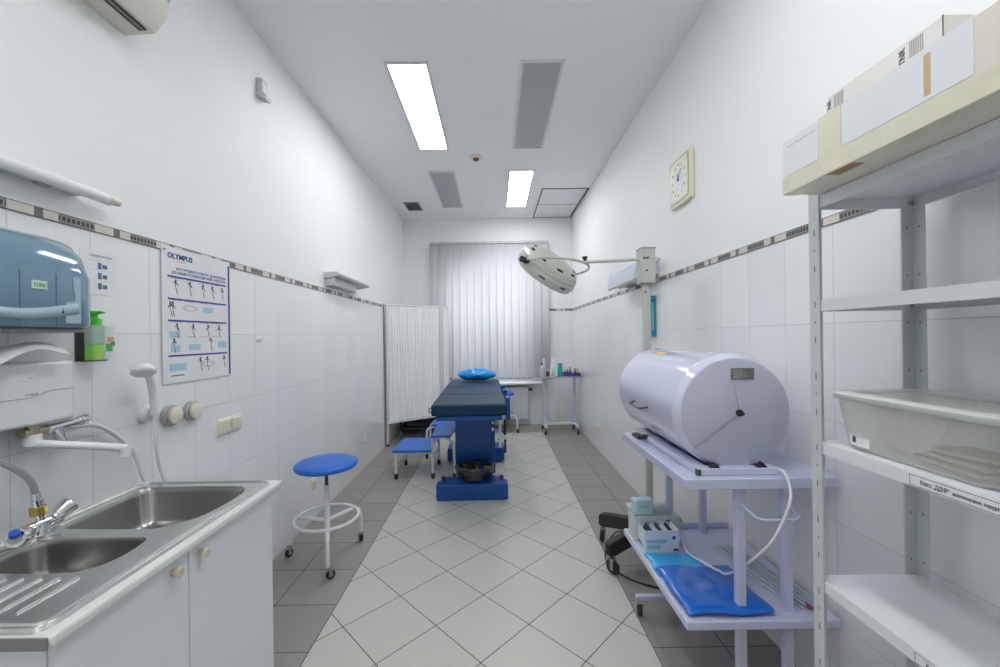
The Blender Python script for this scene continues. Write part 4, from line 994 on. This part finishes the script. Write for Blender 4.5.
MB().tube([(fx2, 1.235, 1.165), (fx2+.002, 1.232, 1.148), (-1.38, 1.25, 1.138), (-1.30, 1.30, 1.118), (-1.235, 1.34, 1.100)], .0125, 12, smooth=4).cyl((-1.238, 1.338, 1.108), (-1.238, 1.338, 1.075), .015).build('spout', HW, wh)
MB().cyl((fx2, 1.235, 1.175), (fx2, 1.235, 1.140), .021).build('spout_collar', HW, wh)
tag(MB().tube([(fx2+.008, 1.30, 1.14), (-1.44, 1.36, 1.165), (-1.45, 1.45, 1.155), (-1.455, 1.54, 1.09), (-1.455, 1.61, 1.00), (-1.45, 1.64, .90), (-1.45, 1.648, .885)], .008, 10, smooth=8).build('white_hose', WHITE, at=(-1.45, 1.5, 1.0)), 'white water hose curving down behind the swivel tap', 'hose')
# hand shower
hs = thing('hand_shower', (XL, 1.62, 1.2), 'white hand shower hanging in a round wall bracket next to the valves', 'hand shower')
hd = Vector((-1.375, 1.565, 1.345))
MB().prof(hd, (.30, -.28, -.75), [(-.02, .02), (-.012, .034), (0, .040), (.012, .040), (.018, .034)], 28).build('shower_head', HW, hs)
MB().tube([hd+Vector((-.006, .02, .008)), (-1.400, 1.615, 1.325), (-1.412, 1.645, 1.27), (-1.420, 1.662, 1.20), (-1.422, 1.668, 1.15)], .0135, 12, smooth=5).build('shower_grip', HW, hs)
MB().prof((XL, 1.685, 1.152), (1, 0, 0), [(0, .036), (.02, .036), (.03, .028), (.042, .014)], 28).cyl((-1.45, 1.685, 1.156), (-1.418, 1.670, 1.165), .017).build('bracket', HW, hs)
MB().tube([(-1.422, 1.668, 1.15), (-1.422, 1.672, 1.08), (-1.425, 1.68, 1.0), (-1.44, 1.71, .92), (-1.46, 1.755, .85), (-1.47, 1.79, .78)], .0065, 10, smooth=6).build('shower_hose', HW, hs)
for y, z, lab in ((1.815, 1.118, 'round cream-faced wall valve nearer the hand shower'), (1.945, 1.116, 'round cream-faced wall valve nearer the light switch')):
    t = thing('wall_valve', (XL, y, z), lab, 'valve', 'round wall valves')
    MB().prof((XL, y, z), (1, 0, 0), [(0, .048), (.018, .048), (.022, .042), (.03, .042)], 32).build('valve_body', M('valve_grey', (.42, .43, .42), .3, .3), t)
    MB().prof((XL+.03, y, z), (1, 0, 0), [(0, .038), (.010, .038), (.013, .033)], 32).build('valve_face', CREAM, t)
sw = thing('light_switch', (XL, 2.22, .99), 'cream triple light switch on left wall tiles beyond the valves', 'light switch')
MB().box((XL, 2.13, .945), (XL+.010, 2.325, 1.03)).build('cover_plate', CREAM, sw, bevel=.003)
for i in range(2): MB().prism([(XL+.010, .955), (XL+.016, .955), (XL+.021, 1.02), (XL+.010, 1.02)], 1, 2.145+i*.09, 2.22+i*.09).build('rocker', CREAM, sw, bevel=.002)
# ---------------- sink cabinet ----------------
CW = M('cabinet_white', (.74, .76, .80), .35, var=.015)
cabn = thing('sink_cabinet', (-1.2, 1.24, 0), 'white two-door sink cabinet with cream knobs at lower left', 'cabinet')
b = MB(); cy0, cy1, cxf = .835, 1.652, -.946
b.box((XL+.002, cy0, .02), (cxf, cy0+.018, .832)).box((XL+.002, cy1-.018, .02), (cxf, cy1, .832)).box((XL+.002, cy0+.018, .08), (cxf, cy1-.018, .098)).box((XL+.002, cy0+.018, .10), (XL+.01, cy1-.018, .75)).box((cxf-.06, cy0+.018, .0), (cxf-.045, cy1-.018, .08))
b.build('carcass', CW, cabn)
for y0, y1, ky, kz in ((cy0+.002, 1.200, 1.140, .797), (1.204, cy1-.002, 1.245, .797)):
    dd = MB().box((cxf+.001, y0, .09), (cxf+.018, y1, .828)).build('door', CW, cabn, bevel=.002)
    MB().prof((cxf+.018, ky, kz), (1, 0, 0), [(0, .010), (.004, .008), (.012, .007), (.014, .014), (.024, .016), (.028, .011)], 24).build('knob', M('knob_cream', (.62, .58, .45), .3, .2), dd)
b = MB(); vt = []
for z in (.833, .86):
    o_ = [b.bm.verts.new((x, y, z)) for x, y in ((XL+.001, .81), (-.907, .81), (-.907, 1.70), (XL+.001, 1.70))]
    h_ = [b.bm.verts.new((x, y, z)) for x, y in ((-1.425, .98), (-.955, .98), (-.955, 1.64), (-1.425, 1.64))]
    for k in range(4): b.bm.faces.new((o_[k], o_[(k+1) % 4], h_[(k+1) % 4], h_[k]))
    vt.append((o_, h_))
b.bridge(vt[0][0], vt[1][0]); b.bridge(vt[0][1], vt[1][1])
ctp = b.build('countertop', M('counter_white', (.72, .73, .72), .35, var=.02), at=(-1.2, 1.25, .846), bevel=.010, seg=3)
tag(ctp, 'white worktop with grey cut end under the steel sink', 'countertop')
MB().box((XL+.001, .806, .834), (-.912, .8095, .859)).build('edge_band', M('band_grey', (.22, .22, .22), .5), ctp)
# steel sink
sk = thing('kitchen_sink', (-1.2, 1.24, .86), 'stainless steel one-and-a-half bowl sink with ribbed drainboard', 'sink')
ZS = .8685
outer = rrect(-1.462, -.938, .822, 1.668, .03)
bowl1 = [(-1.385, 1.262), (-1.11, 1.252), (-1.045, 1.275), (-.995, 1.33), (-.975, 1.42), (-.975, 1.53), (-1.0, 1.585), (-1.06, 1.61), (-1.36, 1.61), (-1.40, 1.59), (-1.415, 1.54), (-1.412, 1.30), (-1.402, 1.27)]
bowl2 = [(-1.30, 1.022), (-1.12, 1.018), (-1.06, 1.035), (-1.03, 1.09), (-1.035, 1.17), (-1.055, 1.198), (-1.10, 1.203), (-1.31, 1.198), (-1.36, 1.185), (-1.375, 1.15), (-1.37, 1.06), (-1.34, 1.03)]
def sm(P, k=3): return [(p.x, p.y) for p in spline([Vector((x, y, 0)) for x, y in P], k, True)]
bowl1, bowl2 = sm(bowl1), sm(bowl2)
b = MB(); ed = []; loops = []
for L in (outer, bowl1, bowl2):
    vs = [b.bm.verts.new((x, y, ZS)) for x, y in L]; loops.append(vs)
    for i in range(len(vs)): ed.append(b.bm.edges.new((vs[i], vs[(i+1) % len(vs)])))
bmesh.ops.triangle_fill(b.bm, edges=ed, use_beauty=True)
# remove any fill inside the bowls
def inside(p, L):
    c = False; n = len(L)
    for i in range(n):
        x0, y0 = L[i]; x1, y1 = L[(i+1) % n]
        if (y0 > p[1]) != (y1 > p[1]) and p[0] < (x1-x0)*(p[1]-y0)/(y1-y0)+x0: c = not c
    return c
kill = [f for f in b.bm.faces if any(inside(f.calc_center_median()[:2], L) for L in (bowl1, bowl2))]
bmesh.ops.delete(b.bm, geom=kill, context='FACES_ONLY')
def wall(L, depth):
    b = MB(); vs = [b.bm.verts.new((x, y, ZS)) for x, y in L]
    cx = sum(p[0] for p in L)/len(L); cy = sum(p[1] for p in L)/len(L); prev = vs
    for z, k in ((ZS-.004, .985), (ZS-.02, .965), (ZS-depth+.03, .90), (ZS-depth+.008, .84), (ZS-depth, .74)):
        cur = [b.bm.verts.new((cx+(x-cx)*k, cy+(y-cy)*k, z)) for x, y in L]; b.bridge(prev, cur); prev = cur
    b.bm.faces.new(prev); b.build('bowl', BOWL, sk, angle=50)
lo = [b.bm.verts.new((x, y, ZS-.008)) for x, y in rrect(-1.466, -.934, .818, 1.672, .03)]; b.bridge(loops[0], lo)
b.build('deck', STEEL, sk, angle=50)
wall(bowl1, .15); wall(bowl2, .11)
b = MB()
b.tube([(x, y, ZS+.001) for x, y in rrect(-1.452, -.948, .832, 1.658, .03)], .004, 8, closed=True)
b.tube([(-1.44, .95, ZS+.001), (-1.41, 1.05, ZS+.001), (-1.40, 1.13, ZS+.001), (-1.37, 1.205, ZS+.001), (-1.33, 1.225, ZS+.001)], .004, 8, smooth=4)
b.build('raised_bead', STEEL, sk)
b = MB()
for i in range(8):
    x = -1.045 - .046*i; b.tube([(x, .865, ZS), (x, .93, ZS), (x, .995, ZS)], .0048, 8)
b.build('drain_rib', STEEL, sk)
for (x, y, dp) in ((-1.20, 1.42, .15), (-1.20, 1.11, .11)):
    MB().prof((x, y, ZS-dp+.0005), (0, 0, 1), [(0, .04), (.003, .038), (.003, .02)], 24).build('drain', CHROME, sk)
# mixer tap
mt = thing('mixer_tap', (-1.385, 1.19, .8695), 'chrome two-handle mixer with brass hose fitting on the back rim of the sink', 'tap')
mx_, my_ = -1.385, 1.215
MB().prof((mx_, my_, .8695), (0, 0, 1), [(0, .026), (.01, .026), (.02, .022), (.045, .020)], 24).cyl((mx_-.0, my_-.055, .905), (mx_, my_+.055, .905), .016).build('tap_body', CHROME, mt)
MB().cyl((mx_, my_, .91), (mx_-.0, my_-.005, .945), .010).build('riser', CHROME, mt)
MB().cyl((mx_, my_-.006, .938), (mx_, my_-.008, .962), .019, seg=8).build('brass_nut', BRASS, mt)
MB().cyl((mx_, my_-.008, .962), (mx_, my_-.012, .985), .014).cyl((mx_, my_-.012, .985), (mx_, my_-.014, 1.005), .011).build('hose_ferrule', CHROME, mt)
MB().prof((mx_, my_+.03, .905), (.25, .65, .55), [(0, .013), (.016, .013), (.018, .021), (.052, .026), (.058, .024), (.06, .012)], 24).build('handle', CHROME, mt)
hc = MB().prof((mx_+.01, my_-.03, .90), (.35, -.80, .12), [(0, .013), (.02, .015), (.03, .021), (.07, .026), (.078, .024)], 10).build('handle', CHROME, mt)
cp = Vector((mx_+.01, my_-.03, .90)) + Vector((.35, -.80, .12)).normalized()*.079
MB().prof(cp, (.35, -.80, .12), [(0, .015), (.003, .014)], 20).build('handle_cap', LGREY, hc)
MB().prof(cp + Vector((.004, -.003, .012)), (.35, -.3, .6), [(0, .012), (.012, .011)], 20).build('blue_dot', M('blue_dot', (.02, .10, .55), .3), hc)
tag(MB().tube([(mx_, my_-.014, 1.003), (mx_-.002, my_-.022, 1.04), (mx_-.01, my_-.05, 1.085), (mx_-.02, my_-.11, 1.135), (mx_-.03, my_-.20, 1.155), (mx_-.045, my_-.30, 1.18), (mx_-.045, my_-.30, 1.202)], .008, 10, smooth=8).build('braided_hose', M('braid_grey', (.38, .39, .42), .35, .6, bump=.4, bscale=200), at=(mx_, my_, 1.0)), 'grey braided hose rising from the brass fitting of mixer', 'hose')
